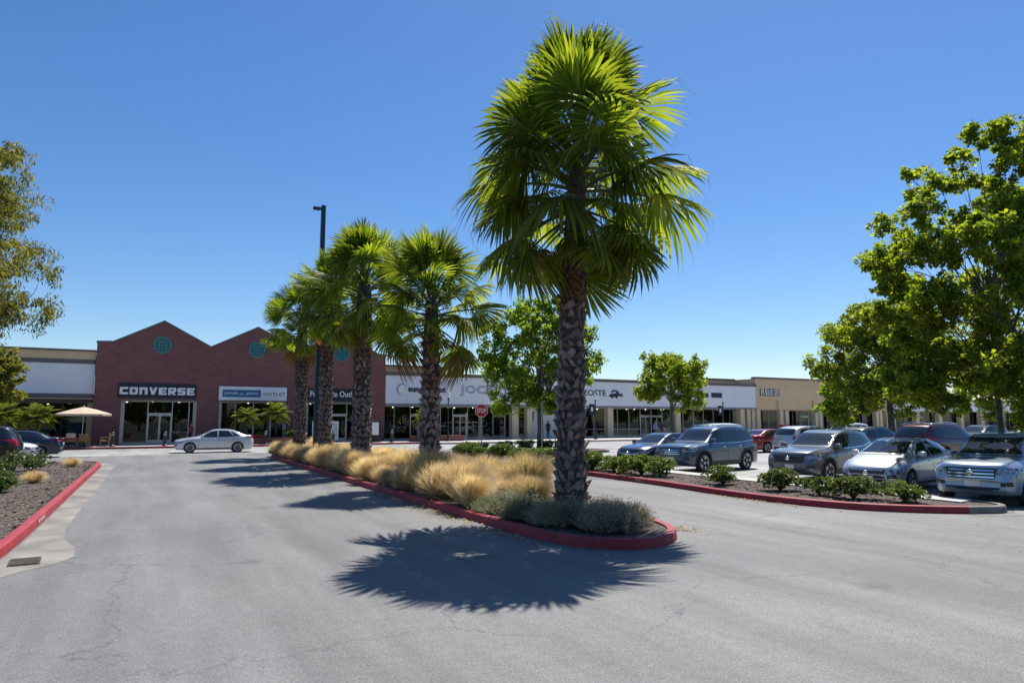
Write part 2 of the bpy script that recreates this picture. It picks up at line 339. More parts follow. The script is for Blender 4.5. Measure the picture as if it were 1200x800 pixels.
def text_mesh(s, width=None, height=None, depth=.03, bold=0.0, spacing=1.0):
    """lettering in the x/z plane facing -y, lower edge at z=0, centred on x=0"""
    cu = bpy.data.curves.new('lettering', 'FONT'); cu.body = s; cu.size = 1; cu.offset = bold; cu.extrude = .5; cu.resolution_u = 3
    cu.space_character = spacing
    o = bpy.data.objects.new('lettering', cu); C.objects.link(o)
    dg = bpy.context.evaluated_depsgraph_get(); me = bpy.data.meshes.new_from_object(o.evaluated_get(dg))
    bpy.data.objects.remove(o); 
    xs = [v.co.x for v in me.vertices]; ys = [v.co.y for v in me.vertices]
    w, h = max(xs)-min(xs), max(ys)-min(ys); cx, y0 = (max(xs)+min(xs))/2, min(ys)
    sz = (height/h) if height else width/w; sx = (width/w) if width else sz
    for v in me.vertices: v.co = ((v.co.x-cx)*sx, -v.co.z*depth, (v.co.y-y0)*sz)
    me.update(); return me
def letters(name, s, m, parent, loc, width=None, height=None, depth=.03, bold=0.0, rot=None, spacing=1.0):
    me = text_mesh(s, width, height, depth, bold, spacing); me.materials.clear(); me.materials.append(m)
    return put(name, me, parent, loc, rot)
def offset_path(pts, d, closed=False):
    out = []; n = len(pts)
    for i in range(n):
        p = Vector(pts[i]); a = Vector(pts[i-1]) if (i or closed) else None; b = Vector(pts[(i+1) % n]) if (i < n-1 or closed) else None
        t = Vector((0, 0))
        if a is not None: t += (p-a).normalized()
        if b is not None: t += (b-p).normalized()
        t.normalize(); out.append((p.x - t.y*d, p.y + t.x*d))
    return out
def chaikin(pts, it=2, closed=False):
    for _ in range(it):
        q = [] if closed else [pts[0]]; n = len(pts)
        for i in range(n if closed else n-1):
            a, b = pts[i], pts[(i+1) % n]
            q += [(a[0]*.75+b[0]*.25, a[1]*.75+b[1]*.25), (a[0]*.25+b[0]*.75, a[1]*.25+b[1]*.75)]
        if not closed: q.append(pts[-1])
        pts = q
    return pts
def kerb_mesh(pts, side, closed=False, w=.16, h=.155):
    """profile swept along the outer ground line; side=+1: island lies left of travel"""
    prof = [(0, 0), (.012, h-.03), (.022, h-.010), (.04, h), (w, h), (w, -.02)]
    mb = MB(); vs = []; n = len(pts); k = len(prof)
    rows = [offset_path(pts, side*o, closed) for o, z in prof]
    for i in range(n):
        for j in range(k): vs.append((*rows[j][i], prof[j][1]))
    fs = []
    for i in range(n if closed else n-1):
        i2 = (i+1) % n
        for j in range(k-1):
            f = (i*k+j, i2*k+j, i2*k+j+1, i*k+j+1); fs.append(f if side > 0 else f[::-1])
    if not closed:
        fs.append(tuple(range(k)) if side < 0 else tuple(range(k))[::-1]); q = tuple((n-1)*k+j for j in range(k)); fs.append(q if side > 0 else q[::-1])
    mb.add(vs, fs); return mb
def sheet(poly, z, holes=None):
    bm = bmesh.new(); vs = [bm.verts.new((x, y, z)) for x, y in poly]; f = bm.faces.new(vs); f.normal_update()
    if f.normal.z < 0: f.normal_flip()
    bmesh.ops.triangulate(bm, faces=bm.faces[:]); bm.verts.index_update()
    mb = MB(); mb.add([v.co[:] for v in bm.verts], [[v.index for v in f.verts] for f in bm.faces]); bm.free(); return mb
# ------------------------------------------------------------------ ground, kerbs, islands
S = 'structure'
gm = MB(); gm.add([(-2500,-600,0),(2500,-600,0),(2500,3500,0),(-2500,3500,0)], [(0,1,2,3)])
tag(gm.build('ground', ASPHALT), 'weathered grey asphalt of the car park', 'asphalt', kind=S)

tag(sheet([(-60,45.5),(17.5,44.5),(16.2,38.2),(26.2,38.2),(26.3,34.9),(17.6,34.9),(17.5,8.8),(20,6.5),(140,6.5),(140,53.2),(20.4,53.2),(20.3,55.2),(-60,55.2)], .002).build('parking_lot', PALEASPH), 'paler paving of the parking bays and shop road', 'paving', kind=S)  # same asphalt pattern with a lighter base colour
def island(name, outline, red_idx, label):
    """outline counter-clockwise ground line; soil inside"""
    inner = offset_path(outline, .158, True)
    so = sheet(inner, .125); o = so.build(name + '_soil', MULCH); return tag(o, label, 'soil bed', kind=S)

# palm median
MED = [(5.85,37.6),(5.85,30),(5.83,20),(5.85,14),(5.87,11.4),(5.93,10.2),(6.12,9.35),(6.5,8.85),(7.1,8.68),(7.7,8.85),(8.25,9.35),(8.6,10.2),(8.8,11.5),
       (8.95,14),(9.05,20),(9.1,30),(9.1,37.6),(8.9,39.6),(8.2,40.8),(7.4,41.1),(6.6,40.7),(6.05,39.4)]
MEDp = chaikin(MED, 2, True)
tag(kerb_mesh(MEDp, 1, True).build('median_kerb', REDK), 'red painted kerb round the palm median', 'kerb', kind=S)
smooth_angle(bpy.data.objects['median_kerb'].data)
island('median', MEDp, None, 'brown mulch bed under the palms')
# island in front of the parked row
RI_red = chaikin([(26.0,36.2),(25.6,37.6),(24,37.9),(19,37.9),(16.6,37.8),(15.3,37.0),(14.75,35),(14.5,31),(14.3,24),(14.05,17),(13.75,14.6),(13.58,12.9),(13.66,11.5),(14.1,10.1),(14.9,9.15),(15.7,8.6)], 2)
RI_grey = chaikin([(15.7,8.6),(16.5,8.25),(17.1,8.6),(17.3,9.8),(17.35,12),(17.35,30),(17.4,33),(18,34.6),(20,35.1),(25,35.1),(25.9,35.4),(26.0,36.2)], 2)
tag(kerb_mesh(RI_red, 1).build('island_kerb', REDK), 'red painted kerb of the planted parking island', 'kerb', kind=S)
tag(kerb_mesh(RI_grey, 1).build('plain_kerb', GUTTER), 'plain concrete kerb in front of the parked cars', 'kerb', kind=S)
for n in ('island_kerb', 'plain_kerb'): smooth_angle(bpy.data.objects[n].data)
island('island', RI_red + RI_grey[1:-1], None, 'brown mulch bed of the parking island')
strip = [(16.45,9.2),(17.18,9.3),(17.18,33),(16.5,33)]
tag(MB().prism(strip, .10, .158).build('concrete_strip', CONC), 'pale concrete step-off strip along the parking island', 'concrete', kind=S)
# left island
LI = chaikin([(-2.9,6.5),(-2.3,9.6),(-1.85,11.4),(-1.72,13),(-1.70,18),(-1.66,28),(-1.62,34.6),(-1.75,36.2),(-2.4,36.9),(-3.4,36.6),(-5,35.5),(-9,34.9),(-16,34.8)], 2)
tag(kerb_mesh(LI, 1).build('shrub_bed_kerb', REDK), 'red painted kerb beside the storm drain', 'kerb', kind=S); smooth_angle(bpy.data.objects['shrub_bed_kerb'].data)
poly = offset_path(LI, .158) + [(-16, 6.5)]
tag(sheet(poly, .125).build('shrub_bed_soil', MULCH), 'brown bark mulch of the shrub bed', 'soil bed', kind=S)
gut = [(-2.85,6.5),(-2.25,9.6),(-1.8,11.4),(-1.68,13),(-1.66,18),(-1.62,28),(-1.58,34.6),(-1.70,36.2),(-2.35,36.95),(-1.6,37.2),(-1.1,36.0),(-1.12,34),(-1.15,28),(-1.2,18),(-1.22,15.4),(-1.12,14.0),(-.88,13.0),(-.84,12.2),(-1.0,11.7),(-1.35,11.35),(-1.6,10.9),(-1.9,9.2),(-2.4,6.5)]
tag(sheet(gut, .004).build('gutter', GUTTER), 'pale concrete gutter pan along the red kerb', 'gutter', kind=S)
gut2 = [(15.55,8.52),(16.5,8.12),(17.25,8.5),(17.45,9.6),(18.3,9.4),(19.5,8.3),(21,6.5),(19.8,6.2),(18,7.3),(16.6,7.85),(15.6,8.3)]
tag(sheet(gut2, .006).build('gutter_apron', GUTTER), 'pale concrete gutter at the end of the parking island', 'gutter', kind=S)
# storm drain grate
g = thing('drain_grate', 'rusty iron storm drain grate in the concrete gutter', 'drain grate', (-1.42,12.05,.006), radians(4))
MB().box(-.19,.19,-.3,.3,0,.004).build('frame', mat('grate_iron', (.05,.042,.036), .7, .4, col2=(.10,.07,.05), scale=9), g)
for i in range(9): MB().box(-.165,.165,-.265+i*.06,-.235+i*.06,.004,.018).build('bar', mat('grate_bar', (.16,.14,.12), .6, .4, col2=(.10,.08,.06), scale=9), g)
# painted markings: stall lines and aisle lines
def line(x0,y0,x1,y1,w=.1,z=.006):
    d = Vector((x1-x0,y1-y0)).normalized(); n = Vector((-d.y,d.x))*w/2
    o = MB().add([(x0-n.x,y0-n.y,z),(x1-n.x,y1-n.y,z),(x1+n.x,y1+n.y,z),(x0+n.x,y0+n.y,z)],[(0,1,2,3)]).build('painted_line', WHITEP)
    return tag(o, 'worn white painted parking stall line on asphalt', 'painted line', 'painted stall lines', S)
for i in range(10): line(17.6, 9.6+i*2.75, 22.6, 9.6+i*2.75+.9)
for i in range(9): line(30.2, 11.5+i*2.75, 35.2, 11.5+i*2.75)
for yy in (38.9, 42.6): line(-8.2, yy, -3.2, yy)
line(-3.4,45.6,-1.9,45.6,.35)
# pavement in front of the shops
def pave(x0,x1,y0):
    mb = MB(); mb.box(x0,x1,y0+.15,64.0,-.02,.15); return mb
tag(pave(-60,20.5,55.2).build('sidewalk', WALK), 'concrete pavement in front of the brick shops', 'pavement', kind=S)
tag(MB().box(20.5,170,53.15,64,-.02,.15).build('mall_sidewalk', WALK), 'concrete pavement in front of the white arcade', 'pavement', kind=S)
for nm,pts,lb in (('shop_kerb',[(20.4,55.2),(-60,55.2)],'red painted kerb in front of the brick shops'),('arcade_kerb',[(170,53.15),(21.2,53.15),(20.52,53.5),(20.5,55.2)],'red painted kerb in front of the white arcade')):
    tag(kerb_mesh(pts,-1,w=.15).build(nm, REDK), lb, 'kerb', kind=S)
# kerb stencils
STEN = mat('stencil_white', (.72,.70,.68), .7, col2=(.45,.30,.28), scale=14, detail=8)
def stencil(s, x, y, ang, w, lab):
    me = text_mesh(s, width=w, height=.075, depth=.002); me.materials.clear(); me.materials.append(STEN)
    o = put('kerb_lettering', me, None, (x,y,.045), (radians(-8),0,ang)); tag(o, lab, 'lettering', 'kerb stencils', S)
stencil('NO PARKING  FIRE LANE', 5.852,16.1, -pi/2, 1.5, 'white stencilled lettering on the median kerb')
stencil('FIRE LANE   NO PARKING', 14.03,17.0, -pi/2-.03, 1.9, 'white stencilled lettering on the parking island kerb')
stencil('NO PARKING', -1.702,16.4, pi/2, .9, 'white stencilled lettering on the shrub bed kerb')
stencil('FIRE LANE', -1.645,31.5, pi/2, 1.0, 'white stencilled lettering on the shrub bed kerb')
# bark chips and leaf litter
def scatter(name, m, n, fn, s0, s1, label, seed, z):
    r = random.Random(seed); mb = MB()
    for _ in range(n):
        x, y = fn(r); s = r.uniform(s0, s1); a = r.uniform(0, 2*pi); t = r.uniform(-.5,.5)
        u = Vector((cos(a), sin(a), t*.6))*s; w = Vector((-sin(a), cos(a), r.uniform(-.6,.6)))*s*r.uniform(.3,.6); p = Vector((x,y,z+r.uniform(.004,.02)))
        mb.add([p-u-w, p+u-w*.4, p+u*.8+w, p-u*.7+w*.8], [(0,1,2,3)])
    return tag(mb.build(name, m), label, name.replace('_',' '), kind='stuff')
CHIP = leafmat('bark_chip', (.035,.025,.019), (.20,.15,.11), trans=0.0, rand=.1, scale=3, rough=.9)
LIT = leafmat('dry_leaf', (.30,.20,.09), (.55,.42,.24), trans=.2, rand=.1, scale=3, rough=.8)
scatter('bark_chips', CHIP, 9000, lambda r: (-1.9-r.random()**1.6*7.5, r.uniform(9.5,35.5)), .015,.05, 'loose bark chips over the shrub bed', 3, .125)
scatter('bark_mulch', CHIP, 5000, lambda r: (r.uniform(14.35,16.4), r.uniform(9.9,34)), .015,.05, 'loose bark chips over the parking island', 4, .125)
scatter('leaf_litter', LIT, 700, lambda r: (5.82-abs(r.gauss(0,.16)), r.choice([r.uniform(10,38), r.gauss(13.6,.8), r.gauss(17,1.2), r.gauss(11,.5)])), .012,.04, 'dry fallen leaf bits along the median kerb', 5, 0)
scatter('dry_leaf_litter', LIT, 320, lambda r: (8.62+abs(r.gauss(0,.22)), 10.2+r.gauss(0,.35)), .012,.035, 'dry fallen leaf bits at the median nose', 6, 0)
scatter('fallen_leaves', LIT, 260, lambda r: (13.62-abs(r.gauss(0,.12)), r.gauss(12.4,1.4)), .012,.04, 'dry leaf bits along the parking island kerb', 8, 0)
# ------------------------------------------------------------------ buildings
def storefront(parent, x0, x1, y, z0, z1, mull, door=None, rail=None, glass=SHOPGLASS, mm=ALU, transom=None):
    """glazing between x0..x1 at depth y: mullion positions, each pane its own part"""
    xs = [x0] + list(mull) + [x1]; w = .035
    for x in xs: MB().box(x-w, x+w, y-.05, y+.05, z0, z1).build('mullion', mm, parent)
    MB().box(x0+w, x1-w, y-.045, y+.045, z1-.09, z1).build('head_rail', mm, parent)
    MB().box(x0+w, x1-w, y-.045, y+.045, z0, z0+.12).build('sill_rail', mm, parent)
    for i in range(len(xs)-1):
        a, b = xs[i]+w, xs[i+1]-w
        tz = transom if transom else None
        isd = door and i in door
        if isd:
            MB().box(a, b, y-.04, y+.04, 2.45, 2.55).build('transom', mm, parent)
            MB().box(a, b, y-.006, y+.006, 2.55, z1-.09).build('pane', glass, parent)
            n = 2 if b-a > 1.5 else 1
            for k in range(n):
                p, q = a+(b-a)*k/n, a+(b-a)*(k+1)/n
                d = MB().box(p+.004,p+.06,y-.03,y+.03,z0+.12,2.45).box(q-.06,q-.004,y-.03,y+.03,z0+.12,2.45).box(p+.06,q-.06,y-.03,y+.03,2.33,2.45).box(p+.06,q-.06,y-.03,y+.03,z0+.12,z0+.3).build('door', mm, parent)
                MB().box(p+.06,q-.06,y-.005,y+.005,z0+.3,2.33).build('door_glass', glass, d)
                hx = q-.14 if k == 0 else p+.14
                MB().tube([(hx,y-.07,.95),(hx,y-.07,1.35)], .015, 6).build('handle', mm, d)
        else:
            MB().box(a, b, y-.006, y+.006, z0+.12, z1-.09).build('pane', glass, parent)
            if rail: MB().box(a, b, y-.03, y-.008, rail-.03, rail+.03).build('guard_rail', mm, parent)

GOODS = [mat('goods_%d' % i, c, .7, col2=tuple(k*.6 for k in c), scale=3) for i, c in enumerate([(.35,.05,.05),(.45,.43,.40),(.05,.10,.22),(.32,.22,.12),(.08,.20,.18),(.55,.50,.45),(.25,.04,.12),(.03,.03,.035)])]
LAMP = bpy.data.materials.new('shop_lamp'); LAMP.use_nodes = True
_b = LAMP.node_tree.nodes['Principled BSDF']; _b.inputs['Emission Color'].default_value = (1,.8,.55,1); _b.inputs['Emission Strength'].default_value = 6.0
POSTER = [mat('poster_%d' % i, c, .5, col2=c2, scale=2.2, detail=2) for i, (c, c2) in enumerate([((.70,.70,.70),(.45,.50,.55)),((.45,.03,.12),(.75,.35,.45)),((.18,.42,.55),(.65,.75,.78)),((.62,.62,.64),(.30,.32,.36))])]
def interior(parent, x0, x1, y0, y1, z1, seed, posters=(), lamps=True):
    r = random.Random(seed)
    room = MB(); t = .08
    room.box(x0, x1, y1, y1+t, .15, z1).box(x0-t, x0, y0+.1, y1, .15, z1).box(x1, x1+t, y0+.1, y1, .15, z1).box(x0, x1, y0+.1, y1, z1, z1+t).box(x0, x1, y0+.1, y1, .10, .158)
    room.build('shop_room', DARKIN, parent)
    x = x0+.7
    while x < x1-.8:                                     # display stands behind the glass
        w = r.uniform(.7,1.3); h = r.choice([.8,1.1,1.5,1.9]); yy = y0+r.uniform(.9,2.8); m = r.choice(GOODS)
        d = MB(); d.box(x,x+w,yy,yy+.5,.158,.9*h*.5)
        d.build('display_stand', GOODS[r.choice([1,3,7])], parent)
        for k in range(r.randint(2,5)):
            px = x+r.uniform(0,w-.25); hh = r.uniform(.2,.6)*h; MB().bbox(px,px+.22,yy+.05+k*.06,yy+.3+k*.06,.45*h+.01,.45*h+hh,.03).build('goods', m, parent)
        x += w + r.uniform(.4,1.4)
    for k in range(int((x1-x0)/2.2)):                     # shelving on the back wall
        a = x0+.3+k*2.2; sh = MB()
        for q in range(4): sh.box(a,a+1.8,y1-.4,y1-.002,.5+q*.6,.55+q*.6)
        sh.build('shelf', GOODS[3], parent)
        gg = MB()
        for q in range(4):
            for j in range(6):
                if r.random()<.8: gg.box(a+.05+j*.29,a+.27+j*.29,y1-.36,y1-.06,.552+q*.6,.552+q*.6+r.uniform(.15,.45))
        gg.build('shelf_goods', r.choice(GOODS), parent)['kind'] = 'stuff'
    for (px, pz, pw, ph, k) in posters:
        MB().box(px-pw/2,px+pw/2,y0+.16,y0+.18,pz-ph/2,pz+ph/2).build('poster', POSTER[k], parent)
    if lamps:
        for k in range(max(2,int((x1-x0)/1.7))):
            lx = x0+.6+k*1.7+r.uniform(-.3,.3)
            if lx < x1-.2: MB().lathe([(.07,0),(.09,.10),(.05,.16)], 10, (lx, y0+r.uniform(.6,4), z1-.18)).build('ceiling_lamp', LAMP, parent)

# --- brick shop building
B = thing('brick_shop_building', 'red brick shop building with three gables and round teal windows', 'building', (0,60,0))
top = [(18.9,7.8),(18.2,7.8),(14.9,9.6),(11.4,7.78),(7.85,9.6),(4.3,7.78),(.85,9.65),(-2.55,7.85),(-3.6,7.8)]
wall = MB()
wall.xzprism([(-3.6,3.6),(18.9,3.6)]+top, 0, .4)
for a, b in ((-3.6,-1.8),(3.5,5.1),(10.45,12.0),(16.65,18.9)): wall.box(a,b,0,.4,0,3.6)
wall.box(-3.6,-3.2,.4,15,0,7.8).box(18.5,18.9,.4,15,0,7.8)
wall.build('wall', BRICK, B)
lo = [(x,z-.25) for x,z in top]
MB().xzprism([(-3.2,5),(18.5,5),(18.5,7.5)]+lo[1:-1]+[(-3.2,7.5)], .4, 14.9).build('roof', BROWNT, B)
for i in range(len(top)-1):
    (xa,za),(xb,zb) = top[i],top[i+1]
    MB().xzprism([(xa+(.05 if i==0 else 0),za+.002),(xb-(.05 if i==len(top)-2 else 0),zb+.002),(xb-(.05 if i==len(top)-2 else 0),zb+.16),(xa+(.05 if i==0 else 0),za+.16)], -.07, .47).build('coping', BROWNT, B)
for cx, cz in ((.8,7.85),(7.82,7.8),(14.9,7.8)):
    w = MB(); rr = .66; nseg = 36; vs = []; fs = []
    for k in range(nseg):
        t = 2*pi*k/nseg
        for (r_, y_) in ((rr,-.05),(rr,.0),(rr-.09,-.05),(rr-.09,-.0)): vs.append((cx+r_*cos(t),y_,cz+r_*sin(t)))
    for k in range(nseg):
        a, b = k*4, ((k+1)%nseg)*4
        fs += [(a,b,b+2,a+2),(a+1,b+1,b,a),(a+2,b+2,b+3,a+3)]
    w.add(vs, [f[::-1] for f in fs]); win = w.build('window', TEAL, B)
    MB().lathe([(rr-.085,-.022),(rr-.085,-.003)], 36, (cx,0,cz), ax='y').build('pane', TEALG, win)
    for q in (-.24,.0,.24):
        hl = math.sqrt((rr-.09)**2-q*q)
        MB().box(cx+q-.022,cx+q+.022,-.046,-.024,cz-hl,cz+hl).build('muntin', TEAL, win)
        MB().box(cx-hl,cx+hl,-.042,-.0245,cz+q-.022,cz+q+.022).build('muntin', TEAL, win)
# shopfronts
for (x0,x1,ms,dr,seed,ps) in ((-1.8,3.5,[.05,1.75,2.95],[1],1,()),(5.1,10.45,[6.4,7.8,9.2],[2],2,()),(12.0,16.65,[13.2,14.2,15.6],[2],3,((12.6,1.6,.8,1.4,0),))):
    MB().box(x0,x0+.18,.4,.62,0.15,3.5).build('jamb', ALU, B); MB().box(x1-.18,x1,.4,.62,.15,3.5).build('jamb', ALU, B)
    MB().box(x0,x1,-.02,.62,3.5,3.597).build('lintel', BROWNT, B)
    storefront(B, x0+.22, x1-.22, .55, .16, 3.5, ms, dr)
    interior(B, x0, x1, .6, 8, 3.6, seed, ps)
# signs on the brick building
sg = thing('shop_sign', 'navy sign board with white block letters CONVERSE over the brick shop door', 'sign', (.68,60,3.68), group='shop signs')
MB().bbox(-2.7,2.68,-.16,-.002,0,1.1,.015).build('board', NAVY, sg)
cw = .56; gap = .10; x = -(8*cw+7*gap)/2 - .02
STARW = WHITES
def blk(polys, lx): 
    mb = MB()
    for p in polys: mb.xzprism([(lx+u*cw, .27+v*.56) for u, v in p], -.20, -.162)
    return mb
q = .26; e = .30
LET = {'C': [[(.1,0),(1,0),(1,e),(.34,e),(.34,1-e),(1,1-e),(1,1),(.1,1),(0,.9),(0,.1)]],
 'N': [[(0,0),(.33,0),(.33,1),(0,1)],[(.331,1),(.331,.68),(.66,.66),(.66,0),(1,0),(1,.88),(.88,1)]],
 'V': [[(.33,0),(.67,0),(1,1),(.66,1),(.5,.42),(.34,1),(0,1)]],
 'E': [[(0,0),(1,0),(1,.25),(.34,.25),(.34,.38),(.9,.38),(.9,.62),(.34,.62),(.34,.75),(1,.75),(1,1),(0,1)]],
 'R': [[(0,0),(.33,0),(.33,1),(0,1)],[(.331,1),(.331,.77),(.66,.77),(.66,.58),(.331,.58),(.331,.34),(.62,0),(1,0),(.72,.35),(.9,.36),(1,.46),(1,.9),(.9,1)]],
 'S': [[(0,0),(.9,0),(1,.1),(1,.55),(.92,.62),(.34,.62),(.34,.75),(1,.75),(1,1),(.1,1),(0,.9),(0,.45),(.08,.38),(.66,.38),(.66,.25),(0,.25)]]}
for ch in 'CONVERSE':
    if ch == 'O':
        o = blk([[(.12,0),(.88,0),(1,.12),(1,.88),(.88,1),(.12,1),(0,.88),(0,.12)]], x).build('letter', WHITES, sg)
        star = [((.5+.36*(1 if k%2==0 else .42)*sin(pi*k/5)), .5+.40*(1 if k%2==0 else .42)*cos(pi*k/5)) for k in range(10)]
        MB().xzprism([(x+u*cw,.27+v*.56) for u,v in star], -.206,-.201).build('star', NAVY, o)
    else: blk(LET[ch], x).build('letter', WHITES, sg)
    x += cw+gap
sg = thing('shop_sign', 'white sign board with blue panel JANIE AND JACK and word OUTLET', 'sign', (7.7,60,3.6), group='shop signs')
MB().bbox(-2.66,2.62,-.16,-.002,0,1.12,.015).build('board', WHITES, sg)
MB().box(-2.4,.55,-.175,-.162,.26,.86).build('panel', BLUES, sg)
for s, x0, w in (('JANIE',-1.75,1.0),('AND',-.95,.36),('JACK',-.12,.95)): letters('letters', s, WHITES, sg, (x0,-.177,.44), w, .22 if s!='AND' else .13, .012, .01)
letters('letters', 'OUTLET', NAVY, sg, (1.62,-.165,.40), 1.75, .28, .02, .012, spacing=1.25)
sg = thing('shop_sign', 'black sign board with white letters Fragrance Outlet behind palm trunks', 'sign', (14.3,60,3.6), group='shop signs')
MB().bbox(-2.3,2.3,-.16,-.002,0,1.06,.015).build('board', NAVY, sg)
letters('letters', 'Fragrance Outlet', WHITES, sg, (0,-.165,.24), 4.1, .66, .03, .012)

# --- plain building left of the brick one
Lb = thing('white_shop_building', 'low shop building with blank white panel and tan cornice', 'building', (-3.65,60.35,0))
MB().box(-34,0,0,.3,3.95,6.2).build('fascia', WHITEW, Lb)
MB().box(-34,0,-.06,.3,6.2,6.52).build('band', BROWNT, Lb)
MB().box(-34,0,-.02,.3,6.52,7.12).build('cornice', TANW, Lb)
MB().box(-34,0,-.14,.5,7.12,7.27).build('coping', BROWNT, Lb)
MB().box(-34,0,-.05,1.2,3.62,3.947).build('soffit', BROWNT, Lb)
MB().box(-34,0,.3,12,6.0,6.9).build('roof', BROWNT, Lb)
MB().box(-34,0,1.1,1.22,3.3,3.61).build('header', BROWNT, Lb)
storefront(Lb, -12.5, -.4, 1.15, .16, 3.3, [-10.6,-8.8,-7,-5.2,-3.6,-2.0], [3], mm=BLACKT)
MB().box(-.39,0,0.9,1.25,.15,3.3).build('wall', TANW, Lb); MB().box(-34,-12.55,1.0,1.25,.15,3.3).build('wall', TANW, Lb)
interior(Lb, -12.4,-.4,1.2,8,3.4,11,((-8,1.9,1.2,1.6,0),(-1.2,1.5,.9,1.6,2)))

# --- white arcade
A = thing('white_arcade_building', 'long low arcade with white fascia, cream columns and glazed shop fronts', 'building', (0,60,0))
X0, X1 = 18.95, 65.7
MB().box(X0,X1,0,.3,3.5,6.05).build('fascia', WHITEW, A)
MB().box(X0,X1+.08,-.12,.5,6.05,6.36).build('coping', BROWNT, A)
MB().box(X0,X1+.03,-.03,.32,3.3,3.498).build('fascia_trim', mat('grey_trim',(.20,.20,.21),.6,col2=(.25,.25,.26),scale=2), A)
MB().box(X0,X1,.325,2.6,3.34,3.46).build('soffit', TANW, A)
MB().box(X0,X1,.5,14,5.5,6.2).build('roof', BROWNT, A)
MB().box(X1-.3,X1,.302,6,3.5,6.04).build('side_wall', WHITEW, A)
for cx in (32.35,34.05,43.95,53.4,63.5,64.55,65.35):
    w = .36 if cx < 64 else .27
    c = MB().bbox(cx-w,cx+w,.10,.10+2*w,.15,3.298,.02).build('column', CREAMC, A)
    MB().bbox(cx-w-.05,cx+w+.05,.05,.15+2*w,.152,.38,.015).build('base', CREAMC, c)
storefront(A, 19.1, 35.3, 2.5, .16, 3.34, [20.6,22.2,23.8,25.3,26.6,28.2,29.6,31.0,32.4,33.9], [2,5,8], rail=None)
MB().bbox(35.35,38.65,1.9,2.9,.15,3.338,.01).build('wall', WHITEW, A)
storefront(A, 38.75, 65.0, 2.5, .16, 3.34, [40.3,41.8,43.4,45,46.6,48.2,49.8,51.4,53,54.6,56.2,57.8,59.4,61,62.6,63.8], [7,8], rail=1.0)
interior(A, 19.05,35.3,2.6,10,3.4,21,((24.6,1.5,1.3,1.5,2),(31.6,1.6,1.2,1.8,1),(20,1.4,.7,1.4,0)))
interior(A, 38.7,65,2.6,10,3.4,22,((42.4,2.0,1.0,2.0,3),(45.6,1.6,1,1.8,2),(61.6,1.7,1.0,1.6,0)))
MB().box(18.95,25.3,1.2,6,6.4,6.95).build('parapet', TANW, A); MB().box(18.95,25.4,1.1,6,6.95,7.1).build('parapet_coping', BROWNT, A)
# arcade lettering
sg = thing('fascia_lettering', 'black lettering sunglass hut with round white emblem on white fascia', 'sign', (22.2,60,4.55), group='fascia lettering')
MB().lathe([(.46,-.10),(.46,-.004)], 28, (-1.65,0,.22), ax='y').build('emblem', WHITES, sg)
MB().lathe([(.50,-.06),(.50,-.003)], 28, (-1.70,0,.24), ax='y').build('emblem_grey_ring', GREYL, sg)  # grey disc set off behind the white one, leaving a grey edge
letters('letters', 'sunglass hut', NAVY, sg, (.75,-.006,-.14), 3.7, .72, .07, .035)
sg = thing('fascia_lettering', 'large outlined pale capitals JOCKEY on white fascia', 'sign', (29.0,60,4.28), group='fascia lettering')
letters('letters', 'JOCKEY', GREYL, sg, (0,-.006,0), 5.4, 1.02, .05, .03, spacing=1.15)
letters('letter_faces', 'JOCKEY', WHITES, sg, (-.02,-.06,.04), 5.26, .93, .05, -.022, spacing=1.15)
sg = thing('fascia_lettering', 'dark green capitals LACOSTE and crocodile emblem on white fascia', 'sign', (42.6,60,4.5), group='fascia lettering')
DG = mat('dark_green_letters', (.012,.03,.028), .5, col2=(.02,.045,.04), scale=5)
letters('letters', 'LACOSTE', DG, sg, (-1.4,-.006,.05), 4.2, .62, .06, .012)
croc = [(0,.05),(.35,-.05),(.55,-.2),(.75,-.2),(.72,-.05),(1.2,-.02),(1.35,-.22),(1.6,-.22),(1.55,0),(2.0,.1),(2.3,.02),(2.75,.12),(2.3,.22),(2.65,.36),(2.2,.36),(1.8,.3),(1.9,.55),(1.5,.75),(.9,.8),(.55,.68),(.35,.5),(.62,.52),(1.0,.62),(1.4,.58),(1.5,.42),(1.1,.38),(.6,.36),(.2,.24)]
MB().xzprism([(1.05+a*.72,b*.9) for a,b in croc], -.06,-.004).build('crocodile_emblem', DG, sg)
sg = thing('fascia_lettering', 'narrow dark lettering strip on white fascia behind the round tree', 'sign', (57.4,60,4.62), group='fascia lettering')
for k in range(13):
    if k != 8: MB().bbox(-2.85+k*.43,-2.48+k*.43,-.06,-.004,0,.5 if k < 9 else .56,.02).build('letter', NAVY, sg)

# --- tan building
T = thing('tan_shop_building', 'tan stucco shop building with recessed panels and cream columns', 'building', (65.75,60.02,0))
tw = MB().box(0,26,0,.4,4.5,7.05)
for a,b in ((0,.45),(3.9,5.6),(10.4,12),(16.6,18.2),(22.8,26)): tw.box(a,b,0,.4,3.25,4.5)
tw.box(0,.4,.4,9,3.25,7.05); tw.build('wall', TANW, T)
for a,b in ((.45,3.9),(5.6,10.4),(12,16.6),(18.2,22.8)): MB().box(a,b,.22,.39,3.3,4.499).build('recessed_panel', TANW, T)
MB().box(-.1,26.1,-.12,.55,7.05,7.28).build('coping', BROWNT, T); MB().box(.4,26,.4,12,6.4,6.9).build('roof', BROWNT, T)
MB().box(-4.8,-.02,3.2,9,6.3,6.95).build('parapet', TANW, T); MB().box(-4.9,-.12,3.1,9,6.95,7.15).build('parapet_coping', BROWNT, T)
for cx in (.3,4.3,5.3,10.8,11.6,17,17.8,23.2,24,25.5):
    c = MB().bbox(cx-.3,cx+.3,-.1,.5,.15,3.248,.02).build('column', CREAMC, T)
MB().box(0,26,.41,2.4,3.25,3.38).build('soffit', TANW, T)
